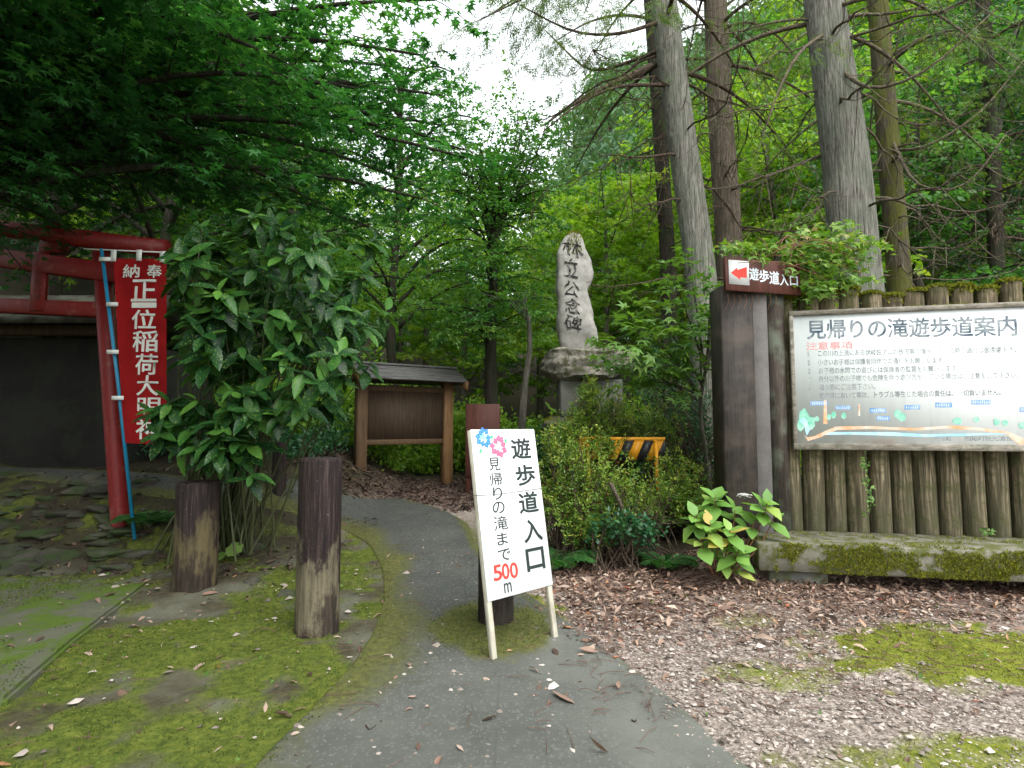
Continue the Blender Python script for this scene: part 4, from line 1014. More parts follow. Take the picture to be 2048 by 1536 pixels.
lo_ = lettering([char_at(NM, *c) for c in LT], 'lettering', M['white_print'], None, 0, .014, False); lm = lo_.data
Vl = np.array([v.co[:] for v in lm.vertices]); W = Vl @ np.array(NM)[:3, :3].T + np.array(NM)[:3, 3]
for k in range(len(W)):
    h = bvk.ray_cast(Vector((W[k][0], NY - 1, W[k][2])), Vector((0, 1, 0)))[0]
    if h: W[k][1] = h.y - .009
lm.vertices.foreach_set('co', W.astype(np.float32).ravel()); bpy.data.objects.remove(lo_); link('lettering', lm, clo)
for x, y in ((228, 509), (279, 508), (326, 511)): a, b_ = at(x - 6, y + 14, NY - .03), at(x + 6, y - 8, NY - .03); wlink('tape_loop', MB().box((a[0], NY - .04, a[2]), (b_[0], NY - .034, b_[2])).me('tape_loop', M['white_tape']), nb)
for x, y in ((214, 518), (228, 608), (229, 703), (239, 795)): a, b_ = at(x - 14, y + 5, NY - .03), at(x + 10, y - 3, NY - .03); wlink('tape_loop', MB().box((a[0], NY - .045, a[2]), (b_[0], NY - .039, b_[2])).me('tape_loop', M['white_tape']), nb)

WY = 7.1; wr = at(225, 800, WY)[0]; wz = float(gz(-5, WY)) - .15; wt = at(100, 676, WY)[2]
sh = thing('shrine_shed', 'dark grey walled shrine shed behind the red gate', 'shed', (-6.5, WY, wz))
wlink('wall', MB().box((-9.2, WY, wz), (wr, WY + 2.4, wt), bev=.01).me('wall', M['dark_wall']), sh)
wlink('eave_beam', MB().box((-9.4, WY - .25, wt + .002), (wr + .15, WY - .13, wt + .12)).me('eave_beam', M['kiosk_panel']), sh)
V = [(-9.5, WY - .5, wt + .10), (wr + .3, WY - .5, wt + .10), (wr + .3, WY + 1.2, wt + .75), (-9.5, WY + 1.2, wt + .75), (-9.5, WY + 2.9, wt + .10), (wr + .3, WY + 2.9, wt + .10)]
V += [(x, y, z + .07) for x, y, z in V]
wlink('roof', MB().add(V, [np.array([[6, 7, 8, 9], [9, 8, 11, 10], [0, 3, 2, 1], [3, 4, 5, 2], [0, 1, 7, 6], [4, 10, 11, 5]]), np.array([[0, 6, 9], [0, 9, 3], [3, 9, 10], [3, 10, 4], [1, 2, 8], [1, 8, 7], [2, 5, 11], [2, 11, 8]])]).me('roof', M['log_black']), sh)

# rubble bank under the gate: one dry stone bank of many stones
def stone(c, s, seed):
    r = np.random.default_rng(seed); P = nrm(r.standard_normal((16, 3))) * r.uniform(.8, 1.1, (16, 1)); bm = bmesh.new()
    for p in P: bm.verts.new(p)
    h = bmesh.ops.convex_hull(bm, input=bm.verts); bmesh.ops.delete(bm, geom=[g for g in h['geom_interior'] if isinstance(g, bmesh.types.BMVert)], context='VERTS')
    bmesh.ops.bevel(bm, geom=list(bm.edges), offset=.06, segments=1, affect='EDGES'); bmesh.ops.triangulate(bm, faces=bm.faces)
    bmesh.ops.subdivide_edges(bm, edges=bm.edges, cuts=1); bmesh.ops.triangulate(bm, faces=bm.faces); bm.verts.index_update()
    V = np.array([v.co[:] for v in bm.verts]); Fq = np.array([[v.index for v in f.verts] for f in bm.faces]); bm.free()
    V = V * (1 + .10 * (fbm(V[:, 0] * 4 + seed, V[:, 1] * 4 + V[:, 2] * 3, seed) - .5)[:, None]) * np.array(s)
    R3 = Matrix.Rotation(r.random() * 6, 3, 'Z') @ Matrix.Rotation(r.normal(0, .2), 3, 'X')
    return V @ np.array(R3).T + np.array(c), Fq
sb = MB(); r = np.random.default_rng(77)
for k in range(150):
    px, py = r.uniform(-150, 300), r.uniform(945, 1150)
    if px > 215 and py < 1050 and px < 265: continue
    p = G(px, py); s = .05 + .15 * r.random() ** 2.2; V, Fq = stone(p - [0, 0, s * .08], (s * 1.4, s, s * r.uniform(.3, .55)), k); sb.add(V, [Fq])
tag(sb.build('stone_bank', M['rock'], None, False), 'bank of rough mossy stones rising to the red gate', 'stone bank')
for k, (px, py, s, lab) in enumerate(((505, 1090, .17, 'pale rough boulder between the two nearer bollards'), (255, 1065, .16, 'flat pale footing stone under the red gate pillar'), (500, 1165, .09, 'small half-buried stone in the moss by the tall bollard'), (575, 1190, .10, 'flat grey stone at the foot of the tall bollard'))):
    p = G(px, py); V, Fq = stone(p + [0, 0, s * .05], (s * 1.1, s, s * (.7 if k == 0 else .35)), 500 + k); tag(MB().add(V, [Fq]).build('rock', M['rock'], None, False), lab, 'rock')

# ------------------------------------------------------------------ tall cedars at the right, bare lower branches
def straight_tree(name, label, pxs, Y, widths, bark, seed, foot_px=None, lean=None, flare=1.5, boughs=(), dead=0, deadz=(2.5, 6), needle=None, top=13., bsize=.13, twigmat=None, bough_n=14, bough_z=5., blen=2.4):
    P = [at(x, y, Y) for x, y in pxs]; d = nrm(P[-1] - P[-2]); f = P[0].copy(); f[2] = float(gz(f[0], f[1]))
    R = [w_ / 2 / F * Y for w_ in widths]
    P = [f - [0, 0, .3], f + [0, 0, .02], f + (P[1] - f) * .15] + P[1:]; R = [R[0] * flare, R[0] * flare * .93, R[0] * 1.08] + R[1:]
    last = P[-1]
    if last[2] < top: P.append(last + d * (top - last[2]) / d[2]); R.append(R[-1] * .45)
    P = np.array(P); nP = 40; Rr = resample(np.c_[P, R], nP, 3)
    root = thing(name, label, 'tree', f); mb = MB(); mb.tube(Rr[:, :3], Rr[:, 3], 22); wlink('trunk', mb.me('trunk', bark, True), root)
    pl_ = Plant(seed); r = pl_.r
    tz = Rr[:, 2]
    def onT(z): return np.array([np.interp(z, tz, Rr[:, k]) for k in range(4)])
    for k in range(dead):           # dead branches: out, down and up again at the tip, with fine curved twigs
        z = r.uniform(*deadz); q = onT(z); az = r.uniform(0, 6.28); l = r.uniform(.9, 2.3); h = np.array([math.cos(az), math.sin(az), 0])
        t = np.linspace(0, 1, 9)[:, None]; c = q[:3] + h * (q[3] * .7 + l * t) + np.array([0, 0, 1.]) * (l * (.12 * t - r.uniform(.5, 1.0) * t ** 1.5 + r.uniform(.3, .9) * t ** 3)) + np.cross(h, [0, 0, 1]) * r.normal(0, .3) * t ** 2 * l
        c[1:] += r.normal(0, .025, (8, 3)); pl_.mb.tube(c, np.linspace(.021, .004, 9) * r.uniform(.5, 1.2), 5)
        for j in range(r.integers(6, 13)):
            a = c[r.integers(2, 9)]; l2 = r.uniform(.3, .9); dv = nrm(h * r.uniform(-.3, 1) + r.normal(0, .7, 3)); t2 = np.linspace(0, 1, 6)[:, None]
            c2 = a + dv * l2 * t2 + np.array([0, 0, 1.]) * l2 * (-.9 * t2 + r.uniform(.2, 1.) * t2 ** 2); pl_.mb.tube(c2, np.linspace(.0065, .002, 6), 4, False)
    for k in range(bough_n):        # green boughs higher up, hanging sprays
        z = bough_z + (top - 1 - bough_z) * (k / max(1, bough_n)) ** 1.2 + r.uniform(-.2, .2); q = onT(min(z, tz[-1])); az = k * 2.4 + r.uniform(-.4, .4); h = np.array([math.cos(az), math.sin(az), 0]); l = blen * (1 - .55 * (z - bough_z) / (top - bough_z)) * r.uniform(.7, 1.15)
        t = np.linspace(0, 1, 7)[:, None]; c = q[:3] + h * l * t + np.array([0, 0, 1.]) * l * (.18 * t - .55 * t ** 2)
        pl_.limb(c, .035, .75, .26, .13, .3, 5, bsize, .55, .6, .25, .35, bare=.12)
    for pts, sec, kw_ in boughs:
        pl_.limb(np.array([at(*p) for p in pts]), **{**dict(r0=.03, sec_len=sec, sec_gap=.2, twig_gap=.13, twig_len=.32, n=5, size=bsize, droop=.5, flat=.6, start=.2, sag=.35), **kw_})
    wlink('branches', pl_.mb.me('branches', twigmat or M['twig'], True), root)
    if pl_.P: wlink('crown', pl_.crown('crown', T_SPRAY, needle or M['needle']), root)
    return root
straight_tree('cedar_tree', 'grey straight cedar trunk just right of the stone monument', [(1432, 1000), (1402, 540), (1362, 270), (1326, 0), (1296, -230)], 7.6, [72, 60, 58, 54, 48], M['bark_gray'], 11, dead=16, deadz=(2.8, 6.8), flare=1.25, bough_n=12, bough_z=6.2,
    boughs=(([(1330, 40, 7.6), (1240, 70, 7.2), (1150, 70, 7.0), (1040, 10, 6.8)], 1.0, dict(n=9, size=.17)), ([(1335, 95, 7.6), (1270, 120, 7.9), (1180, 150, 8.0), (1090, 60, 8.0)], .9, dict(n=9, size=.17)), ([(1345, 170, 7.6), (1230, 170, 7.0), (1150, 210, 6.8), (1090, 260, 6.7)], .35, dict(bare=.75)), ([(1322, -20, 7.6), (1200, -80, 7.0), (1080, -20, 6.6), (960, 40, 6.4)], 1.1, dict(n=9, size=.17))))
straight_tree('cedar_tree', 'brown straight cedar trunk behind the arrow sign', [(1472, 960), (1458, 480), (1441, 240), (1430, 0), (1424, -230)], 9.6, [58, 52, 50, 46, 40], M['bark_brown'], 12, dead=20, deadz=(3.5, 8.), flare=1.2, bough_n=12, bough_z=7.6,
    boughs=(([(1432, 60, 9.6), (1500, 40, 9.0), (1560, 70, 8.6), (1600, 130, 8.4)], .8, {}), ([(1440, 20, 9.6), (1520, -40, 10), (1600, 0, 10), (1660, 60, 10)], .8, {})))
straight_tree('cedar_tree', 'thick pale grey cedar trunk behind the left end of the notice board', [(1738, 1000), (1712, 560), (1690, 300), (1664, 130), (1648, 0), (1610, -240)], 7.1, [112, 94, 88, 78, 76, 66], M['bark_gray'], 13, dead=17, deadz=(3.9, 6.6), flare=1.15, bough_n=10, bough_z=6.4, twigmat=M['twig_pale'],
    boughs=(([(1660, 120, 7.1), (1740, 190, 6.5), (1850, 150, 6.2), (1990, 20, 6.0)], .5, dict(bare=.6)), ([(1660, 60, 7.1), (1600, 100, 6.6), (1560, 170, 6.4), (1530, 260, 6.3)], .6, dict(bare=.3)), ([(1650, 20, 7.1), (1780, -20, 6.4), (1900, 40, 6.2), (2010, 140, 6.1)], .9, {})))
straight_tree('moss_trunk_tree', 'slender tree with patches of yellow moss on its trunk, right of the thick pale cedar', [(1800, 960), (1800, 560), (1786, 400), (1770, 200), (1755, 0), (1740, -240)], 9.0, [50, 44, 42, 40, 38, 32], M['bark_moss'], 14, dead=20, deadz=(3.2, 7.5), flare=1.2, bough_n=12, bough_z=6.6, twigmat=M['twig_pale'],
    boughs=(([(1775, 260, 9), (1830, 380, 8.4), (1930, 390, 8.), (2010, 270, 7.8)], .45, dict(bare=.85)), ([(1780, 300, 9), (1850, 300, 8.4), (1960, 230, 8.), (2048, 120, 7.8)], .5, dict(bare=.5)), ([(1770, 120, 9), (1860, 60, 8.4), (1990, 80, 8.), (2100, 180, 7.8)], .8, {})))
straight_tree('dark_slim_tree', 'slim nearly black trunk far right behind the notice board', [(2003, 950), (1992, 500), (1985, 300), (1966, 0), (1950, -240)], 12, [30, 27, 26, 25, 22], M['bark_dark'], 15, dead=18, deadz=(4, 9), bough_n=14, bough_z=5.5)
straight_tree('dark_slim_tree', 'dark slim trunk with a long leaning limb just left of the grey cedar', [(1346, 960), (1336, 520), (1316, 200), (1300, 0), (1290, -200)], 11, [34, 31, 29, 27, 24], M['bark_dark'], 16, dead=10, deadz=(4, 9), bough_n=12, bough_z=8.5,
    boughs=(([(1312, 130, 11), (1200, 180, 10.5), (1130, 215, 10.2), (1090, 250, 10)], .4, dict(r0=.09, bare=.85)),))

# ------------------------------------------------------------------ broadleaf trees
def broad_tree(name, label, foot, trunk, r0, limbs, seed, tmpl, mat, bark, size=.08, group=None, limb_kw=None, cat='tree', lr=.05):
    root = thing(name, label, cat, foot, group); pl_ = Plant(seed); mb = MB()
    for T_, rr in zip(trunk, r0): T_ = resample(np.array(T_, float), 18, 2); mb.tube(T_, np.linspace(rr, rr * .45, 18), 12)
    wlink('trunk', mb.me('trunk', bark, True), root)
    for L_ in limbs:
        kw_ = dict(limb_kw or {}); pts = L_
        if isinstance(L_, tuple) and isinstance(L_[1], dict): pts, k2 = L_; kw_.update(k2)
        pl_.limb(np.array(pts, float), **{**dict(r0=lr, size=size), **kw_})
    wlink('branches', pl_.mb.me('branches', bark, True), root)
    wlink('crown', pl_.crown('crown', tmpl, mat), root)
    return root
# big maple overhanging from the left
r = np.random.default_rng(5)
ft = np.array([-5.6, 4.4, 0.3]); tt = np.array([-5.1, 4.6, 3.6])
mk = dict(sec_len=1.3, sec_gap=.2, twig_gap=.15, twig_len=.38, n=9, size=.078, droop=.18, flat=.3, sag=.22, start=.1)
tips = [(-.75, 7.2, 4.9), (-.55, 6.3, 4.35), (-1.0, 6.0, 3.75), (-1.7, 6.8, 3.7), (-1.5, 5.2, 4.5), (-2.2, 5.8, 3.7), (-2.9, 6.4, 3.8), (-2.0, 4.6, 4.4), (-3.2, 5.2, 4.0), (-1.2, 6.6, 5.6), (-1.9, 5.4, 5.4), (-2.8, 4.6, 4.9), (-3.4, 7.4, 4.2), (-2.2, 7.6, 4.6),
        (-1.1, 4.5, 5.2), (-1.6, 3.8, 5.0), (-2.6, 3.6, 4.6), (-3.6, 3.4, 4.2), (-2.0, 2.8, 5.0), (-3.0, 2.4, 4.6), (-4.4, 5.6, 4.3), (-4.6, 6.8, 4.4), (-1.4, 7.8, 5.9), (-.8, 5.6, 5.7),
        (-1.6, 3.0, 5.6), (-1.4, 2.0, 5.4), (-2.4, 1.4, 5.2), (-3.6, 1.2, 5.0), (-2.2, .2, 5.4), (-4.8, 2.2, 5.2)]  # last overhead boughs lie out of view, added to shade the left
NT_ = len(tips)
tips += [tuple(at(x, y, Y_)) for x, y, Y_ in ((840, 110, 6.0), (880, 190, 6.6), (880, 250, 7.2), (930, 300, 7.6), (850, 380, 7.4))]
lim = []
for k, t_ in enumerate(tips):
    t_ = np.array(t_); s_ = ft + (tt - ft) * r.uniform(.75, 1.15); mid = (s_ + t_) / 2 + [0, 0, .45 + r.uniform(-.1, .3)]
    L_ = [s_, (s_ + mid) / 2 + [0, 0, .2], mid, (mid + t_) / 2 + [0, 0, .12], t_]; lim.append((L_, dict(bare=.6)) if k >= NT_ else L_)
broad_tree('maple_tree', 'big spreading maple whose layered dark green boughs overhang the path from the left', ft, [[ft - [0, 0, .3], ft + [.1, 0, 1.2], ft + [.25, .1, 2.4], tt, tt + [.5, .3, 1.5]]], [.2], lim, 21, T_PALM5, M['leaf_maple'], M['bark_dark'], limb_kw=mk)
# dark evergreen behind the gate
def dark_tree(label, px, Y, h, seed, spread=3., n=26, zlo=2.6, mat='leaf_dark', size=.10, tmpl=T_LONG, pw=26, lean=0., name='evergreen_tree', kw=None, zmin=None):
    f = at(px, 850, Y); f[2] = float(gz(f[0], f[1])); r = np.random.default_rng(seed); top = f + [lean, 0, h]; lim = []
    for k in range(n):
        q = (k + .5) / n; z = zlo + (h - zlo) * q; s_ = f + (top - f) * (z / h); az = k * 2.4 + r.uniform(-.3, .3); l = spread * (1 - .62 * q ** 2) * r.uniform(.75, 1.2); hd = np.array([math.cos(az), math.sin(az), 0])
        lim.append([s_, s_ + hd * l * .35 + [0, 0, .32 * l], s_ + hd * l * .7 + [0, 0, .42 * l], s_ + hd * l + [0, 0, .30 * l]])
    return broad_tree(name, label, f, [[f - [0, 0, .3], f + (top - f) * .3 + r.normal(0, .08, 3), f + (top - f) * .65 + r.normal(0, .1, 3), top]], [pw / 2 / F * Y], lim, seed, tmpl, M[mat], M['bark_dark'], size, limb_kw={**dict(sec_len=1.1, sec_gap=.23, twig_gap=.17, twig_len=.4, n=10, droop=.25, flat=.45, sag=.1, start=.2, sec_tube=False), **(kw or {})})
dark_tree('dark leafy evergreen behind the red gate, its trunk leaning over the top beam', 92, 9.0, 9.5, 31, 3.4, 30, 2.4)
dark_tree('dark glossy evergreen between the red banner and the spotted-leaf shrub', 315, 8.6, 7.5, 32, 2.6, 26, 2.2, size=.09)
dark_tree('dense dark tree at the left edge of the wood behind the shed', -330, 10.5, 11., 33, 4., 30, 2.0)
dark_tree('mid green leafy tree filling the gap between shrub and kiosk', 560, 11.8, 8.5, 34, 2.9, 28, 1.8, 'leaf_mid', .09, T_OVATE, 24)
dark_tree('fine leaved green tree with arching boughs above the kiosk roof', 790, 13.5, 8.6, 35, 3.0, 30, 2.2, 'leaf_mid', .085, T_OVATE, 22)
# forked tree with stiff upright stems beside the brown board
f = G(985, 958); f = np.array([at(985, 850, 9.6)[0], 9.6, float(gz(-.3, 9.6))]); A = lambda x, y, Yv=9.6: at(x, y, Yv)
lim = []
r = np.random.default_rng(8)
for k in range(56):
    y0 = r.uniform(330, 700); az = r.uniform(0, 6.28); l = r.uniform(.7, 1.7); s_ = A(985 + r.uniform(-8, 8), y0); hd = np.array([math.cos(az), math.sin(az), 0]); lim.append([s_, s_ + hd * l * .4 + [0, 0, .2], s_ + hd * l * .8 + [0, 0, .22], s_ + hd * l + [0, 0, .1]])
for k in range(18):
    x0 = r.uniform(880, 1085); y1 = r.uniform(150, 360); lim.append([A(985, 470), A((985 + x0) / 2, 400, 9.6 + r.uniform(-.5, .5)), A(x0, y1 + 60, 9.6 + r.uniform(-.9, .9)), A(x0 + r.uniform(-30, 30), y1, 9.6 + r.uniform(-1, 1))])
broad_tree('forked_tree', 'dark forked tree with many thin upright stems behind the white standing sign', f, [[f - [0, 0, .3], A(985, 850), A(980, 700), A(988, 560), A(986, 480)], [A(986, 490), A(972, 440), A(965, 390), A(962, 300)], [A(988, 500), A(1004, 430), A(1002, 370), A(1006, 330)], [A(986, 480), A(985, 400), A(988, 340), A(985, 310)]], [.145, .07, .065, .06], lim, 41, T_OVATE, M['leaf_mid'], M['bark_dark'], .07, limb_kw=dict(sec_len=.75, sec_gap=.19, twig_gap=.14, twig_len=.28, n=10, droop=.15, flat=.35, sag=.1, start=.2, sec_tube=False), lr=.02)
f = np.array([at(1042, 850, 8.8)[0], 8.8, float(gz(.1, 8.8))]); A = lambda x, y, Yv=8.8: at(x, y, Yv)
lim = [[A(1055, 640), A(1010 + 8 * k, 600 - 5 * k), A(960 + 22 * k, 585 + 12 * (k % 3), 8.4 + .15 * k)] for k in range(6)]
broad_tree('crooked_sapling', 'thin crooked pale-barked sapling between the forked tree and the monument', f, [[f - [0, 0, .2], A(1042, 880), A(1050, 760), A(1062, 700), A(1056, 625)]], [.075], lim, 42, T_LONG, M['leaf_mid'], M['bark_pale'], .10, limb_kw=dict(sec_len=.45, sec_gap=.16, twig_gap=.14, twig_len=.22, n=6, droop=.1, flat=.3, sag=.1, start=.3), lr=.02)

# light green maple sapling right of the monument
f = G(1425, 1010); A = lambda x, y, Yv=6.2: at(x, y, Yv); f = np.array([A(1420, 850)[0], 6.2, float(gz(A(1420, 850)[0], 6.2))]); lim = []; r = np.random.default_rng(3)
for (x0, y0, x1, y1) in ((1398, 830, 1225, 690), (1396, 800, 1235, 735), (1400, 790, 1270, 770), (1405, 770, 1300, 620), (1410, 740, 1345, 560), (1415, 720, 1420, 590), (1400, 800, 1330, 720), (1402, 770, 1400, 660), (1415, 740, 1440, 640), (1400, 790, 1280, 655), (1410, 745, 1380, 540)):
    Y1 = 6.2 + r.uniform(-.6, .4); lim.append([A(x0, y0), A((2 * x0 + x1) / 3, (2 * y0 + y1) / 3 - 12), A((x0 + 2 * x1) / 3, (y0 + 2 * y1) / 3 - 14, (6.2 + Y1) / 2), A(x1, y1, Y1)])
broad_tree('maple_sapling', 'light green maple sapling with flat leafy layers left of the black gate post', f, [[f - [0, 0, .2], f + [-.02, 0, .25], A(1400, 830), A(1398, 800), A(1415, 730), A(1420, 640)]], [.032], lim, 43, T_PALM5, M['leaf_sapling'], M['bark_pale'], .115, limb_kw=dict(sec_len=.42, sec_gap=.14, twig_gap=.12, twig_len=.2, n=4, droop=.3, flat=.28, sag=.15, start=.25), lr=.014)

# prototypes for the wood: copied as whole trees
def proto(seed, h, spread, n, zlo, mat, size, tmpl, kw=None, conif=False):
    r = np.random.default_rng(seed); root = thing('wood_tree', None, None, (0, 0, 0)); pl_ = Plant(seed); mb = MB()
    T_ = resample(np.array([(0, 0, -.8), (r.normal(0, .1), 0, h * .3), (r.normal(0, .25), r.normal(0, .2), h * .65), (r.normal(0, .3), 0, h)]), 14, 2); mb.tube(T_, np.linspace(.16, .04, 14), 9); link('trunk', mb.me('trunk', M['bark_pale'] if not conif else M['bark_dark'], True), root)
    for k in range(n):
        q = (k + .5) / n; z = zlo + (h - zlo) * q; s_ = np.array([np.interp(z, T_[:, 2], T_[:, c]) for c in range(3)]); az = k * 2.4 + r.uniform(-.4, .4)
        l = spread * ((1 - q) ** .8 + .12 if conif else (math.sin(math.pi * min(1, .22 + .78 * q)) ** .6 + .15)) * r.uniform(.7, 1.2); hd = np.array([math.cos(az), math.sin(az), 0]); up = -.2 if conif else .35
        pl_.limb([s_, s_ + hd * l * .35 + [0, 0, up * .5 * l], s_ + hd * l * .7 + [0, 0, up * l], s_ + hd * l + [0, 0, up * .8 * l]], .026, **{**dict(sec_len=1.15, sec_gap=.26, twig_gap=.2, twig_len=.45, n=9, size=size, droop=.3, flat=.5, sag=.15, start=.15, sec_tube=False), **(kw or {})})
    link('branches', pl_.mb.me('branches', M['bark_pale'], True), root); link('crown', pl_.crown('crown', tmpl, mat), root); return root
PR = {'bright': proto(51, 9, 2.9, 26, 1.6, M['leaf_bright'], .165, T_OVATE), 'bright2': proto(52, 8, 3.1, 26, 1.2, M['leaf_bright'], .15, T_PALM5, dict(flat=.3)), 'mid': proto(53, 9, 3., 26, 1.6, M['leaf_mid'], .15, T_OVATE), 'dark': proto(54, 9, 2.8, 26, 1.6, M['leaf_teal'], .12, T_LONG), 'cedar': proto(55, 12, 2.4, 40, 2.2, M['needle'], .2, T_SPRAY, dict(droop=.6, sag=.3, flat=.7), True)}
def copy_tree(root, loc, rz, s, label, group):
    o = root.copy(); COL.objects.link(o); o.location = loc; o.rotation_euler = (0, 0, rz); o.scale = (s, s, s); tag(o, label, 'tree', group)
    for ch in root.children:
        c = ch.copy(); COL.objects.link(c); c.parent = o
    return o
LBL = {'bright': ('broad_leaf_tree', 'bright yellow-green broadleaf tree in the wood behind'), 'bright2': ('wild_maple_tree', 'light green maple in the wood behind'), 'mid': ('woodland_tree', 'mid green broadleaf tree in the wood behind'), 'dark': ('shade_tree', 'dark bluish-green tree in the wood behind'), 'cedar': ('young_cedar', 'young green cedar on the slope behind')}
WOOD = []
def wood(kind, px, Y, s, zone, dz=0.):
    p = at(px, 850, Y); z = float(gz(p[0], Y)) - .1 + dz; WOOD.append((kind, p[0], Y, z, s, zone))
r = np.random.default_rng(19)
for px, Y, kd, s in ((1130, 15, 'bright', .72), (1215, 13.2, 'bright2', .75), (1390, 14, 'bright2', .9), (1480, 16.5, 'bright', 1.), (1560, 14, 'bright', .95), (1620, 18, 'bright2', 1.1), (1700, 14.5, 'mid', .95), (1780, 17, 'bright', 1.1), (1850, 14, 'mid', 1.0), (1930, 16, 'dark', 1.1), (2030, 13, 'dark', 1.0), (2150, 15, 'dark', 1.15), (2010, 19, 'bright', 1.25), (1540, 21, 'mid', 1.3), (1420, 20, 'bright', 1.15), (1330, 21, 'mid', 1.0), (1700, 22, 'bright', 1.45), (1880, 23, 'mid', 1.5), (2150, 22, 'mid', 1.5), (2300, 14, 'mid', 1.2)):
    wood(kd, px, Y, s, 'the notice board and cedars' if px > 1330 else 'the stone monument')
for px, Y, kd, s in ((1080, 18, 'mid', .8), (930, 15.5, 'bright2', .72), (850, 18, 'bright', .8), (640, 21, 'bright', .9), (960, 22, 'bright', .85), (1120, 24, 'bright', .9), (800, 24, 'mid', 1.0)):
    wood(kd, px, Y, s, 'the kiosk')
for px, Y, kd, s in ((480, 15, 'mid', 1.), (390, 14, 'bright2', .95), (300, 17, 'mid', 1.2), (200, 14, 'dark', 1.1), (90, 16, 'mid', 1.3), (-40, 14, 'dark', 1.2), (-200, 15, 'dark', 1.3), (-380, 13, 'mid', 1.2), (430, 20, 'bright', 1.35), (220, 22, 'mid', 1.6), (20, 21, 'bright', 1.6), (-300, 20, 'mid', 1.5), (600, 23, 'mid', 1.25)):
    wood(kd, px, Y, s, 'and left of the view, added for shade')
for kd, x, Y, s in (('dark', -7.4, 2.2, 1.2), ('dark', -8.5, 5.6, 1.25), ('mid', -6.6, -.8, 1.2), ('dark', -4.6, -3.6, 1.25), ('mid', -9.5, -3.5, 1.3), ('dark', -3.4, -2.6, 1.2), ('mid', -8.2, -1.0, 1.2)):  # trees added beside and behind the view to darken the left side
    WOOD.append((kd, x, Y, float(gz(x, Y)) - .1, s, 'and left of the view, added for shade'))
for k, (kd, x, Y, z, s, zone) in enumerate(WOOD):
    nm, lb_ = LBL[kd]; o = copy_tree(PR[kd], (x, Y, z), r.random() * 6.28, s, lb_ + ' ' + zone, ('%ss behind %s' % (nm.replace('_', ' '), zone))); o.name = nm
for p_ in PR.values():
    for ch in list(p_.children): bpy.data.objects.remove(ch)
    bpy.data.objects.remove(p_)
# the wooded hillsides beyond, one mass
rng = np.random.default_rng(99); n = 2600; cx = rng.uniform(-110, 120, n); cyy = rng.uniform(23, 150, n)
keep = np.abs(cx) < cyy * 1.15 + 4; cx, cyy = cx[keep], cyy[keep]; n = len(cx); cz = gz(cx, cyy); rad = rng.uniform(1.6, 3.2, n) * (.75 + cyy / 90)
Ps, Ns, Ss, Rs = [], [], [], []
for k in range(n):
    m = int(150 * min(1.6, 40 / cyy[k] + .35)); v = nrm(rng.standard_normal((m, 3))); v[:, 2] = np.abs(v[:, 2]) * 1.1 - .25; rr = rad[k] * (.7 + .35 * rng.random(m))[:, None]
    p = np.array([cx[k], cyy[k], cz[k] + rad[k] * .9]) + v * rr; Ps.append(p); Ns.append(v + rng.normal(0, .45, (m, 3)) + [0, 0, .4]); Ss.append(np.full(m, .30 + cyy[k] * .009) * rng.uniform(.7, 1.3, m)); Rs.append(np.clip(rng.random() * .8 + rng.normal(0, .12, m), 0, 1))
Ps, Ns, Ss, Rs = map(np.concatenate, (Ps, Ns, Ss, Rs)); Dd = np.cross(Ns, rng.standard_normal(Ns.shape))
tag(link('hillside_forest', leaves_mesh('hillside_forest', Ps, Dd, Ns, Ss, T_SIMPLE, M['leaf_far_haze'], rng, Rs)), kind='stuff')

# ------------------------------------------------------------------ shrubs
def rosette(pl_, c, ax, n, size, droop=.35, rnd=None, spread=1.):
    r = pl_.r; ax = nrm(ax); a = nrm(np.cross(ax, [.3, .2, 1])); b = np.cross(ax, a); t = np.arange(n) * 2.4 + r.random() * 6
    el_ = np.linspace(.25, 1.15, n)[:, None] * spread; D = (np.cos(t)[:, None] * a + np.sin(t)[:, None] * b) * np.sin(el_ + .5) + ax * np.cos(el_ + .5); D[:, 2] -= droop * r.uniform(.3, 1.2, n)
    N = np.tile(ax, (n, 1)) + [0, 0, .8] + r.normal(0, .2, (n, 3)); P = c - ax * np.linspace(0, .10, n)[:, None]
    pl_.leaves(P, D, N, size * r.uniform(.7, 1.15, n) * np.linspace(.75, 1.1, n), rnd)
# spotted laurel
f = G(440, 1040); f[1] = max(f[1], 5.0); root = thing('spotted_laurel_shrub', 'large glossy shrub with yellow-spotted toothed leaves between banner and bollards', 'shrub', (at(445, 850, 5.3)[0], 5.3, float(gz(at(445, 850, 5.3)[0], 5.3))))
f = np.array(root.location); pl_ = Plant(61); r = pl_.r
ctrs = []
for (px, py, sx, sy, n_) in ((560, 520, 120, 75, 26), (600, 640, 110, 70, 26), (500, 600, 95, 110, 24), (650, 720, 75, 45, 10), (440, 470, 60, 50, 8), (700, 700, 50, 70, 12), (690, 610, 50, 60, 10), (640, 760, 60, 40, 8), (480, 900, 60, 45, 5), (520, 800, 70, 50, 9), (380, 560, 40, 90, 12), (390, 700, 30, 70, 8), (560, 430, 90, 35, 8), (490, 730, 90, 55, 14), (370, 830, 90, 40, 10), (340, 870, 70, 40, 6), (450, 880, 60, 40, 8), (440, 690, 50, 70, 12), (560, 800, 60, 50, 8)):
    for k in range(int(n_ * .92)):
        x, y = px + r.normal(0, .55) * sx, py + r.normal(0, .55) * sy; ctrs.append(at(x, y, r.uniform(4.15, 5.7) if py < 800 else r.uniform(4.3, 4.9)))
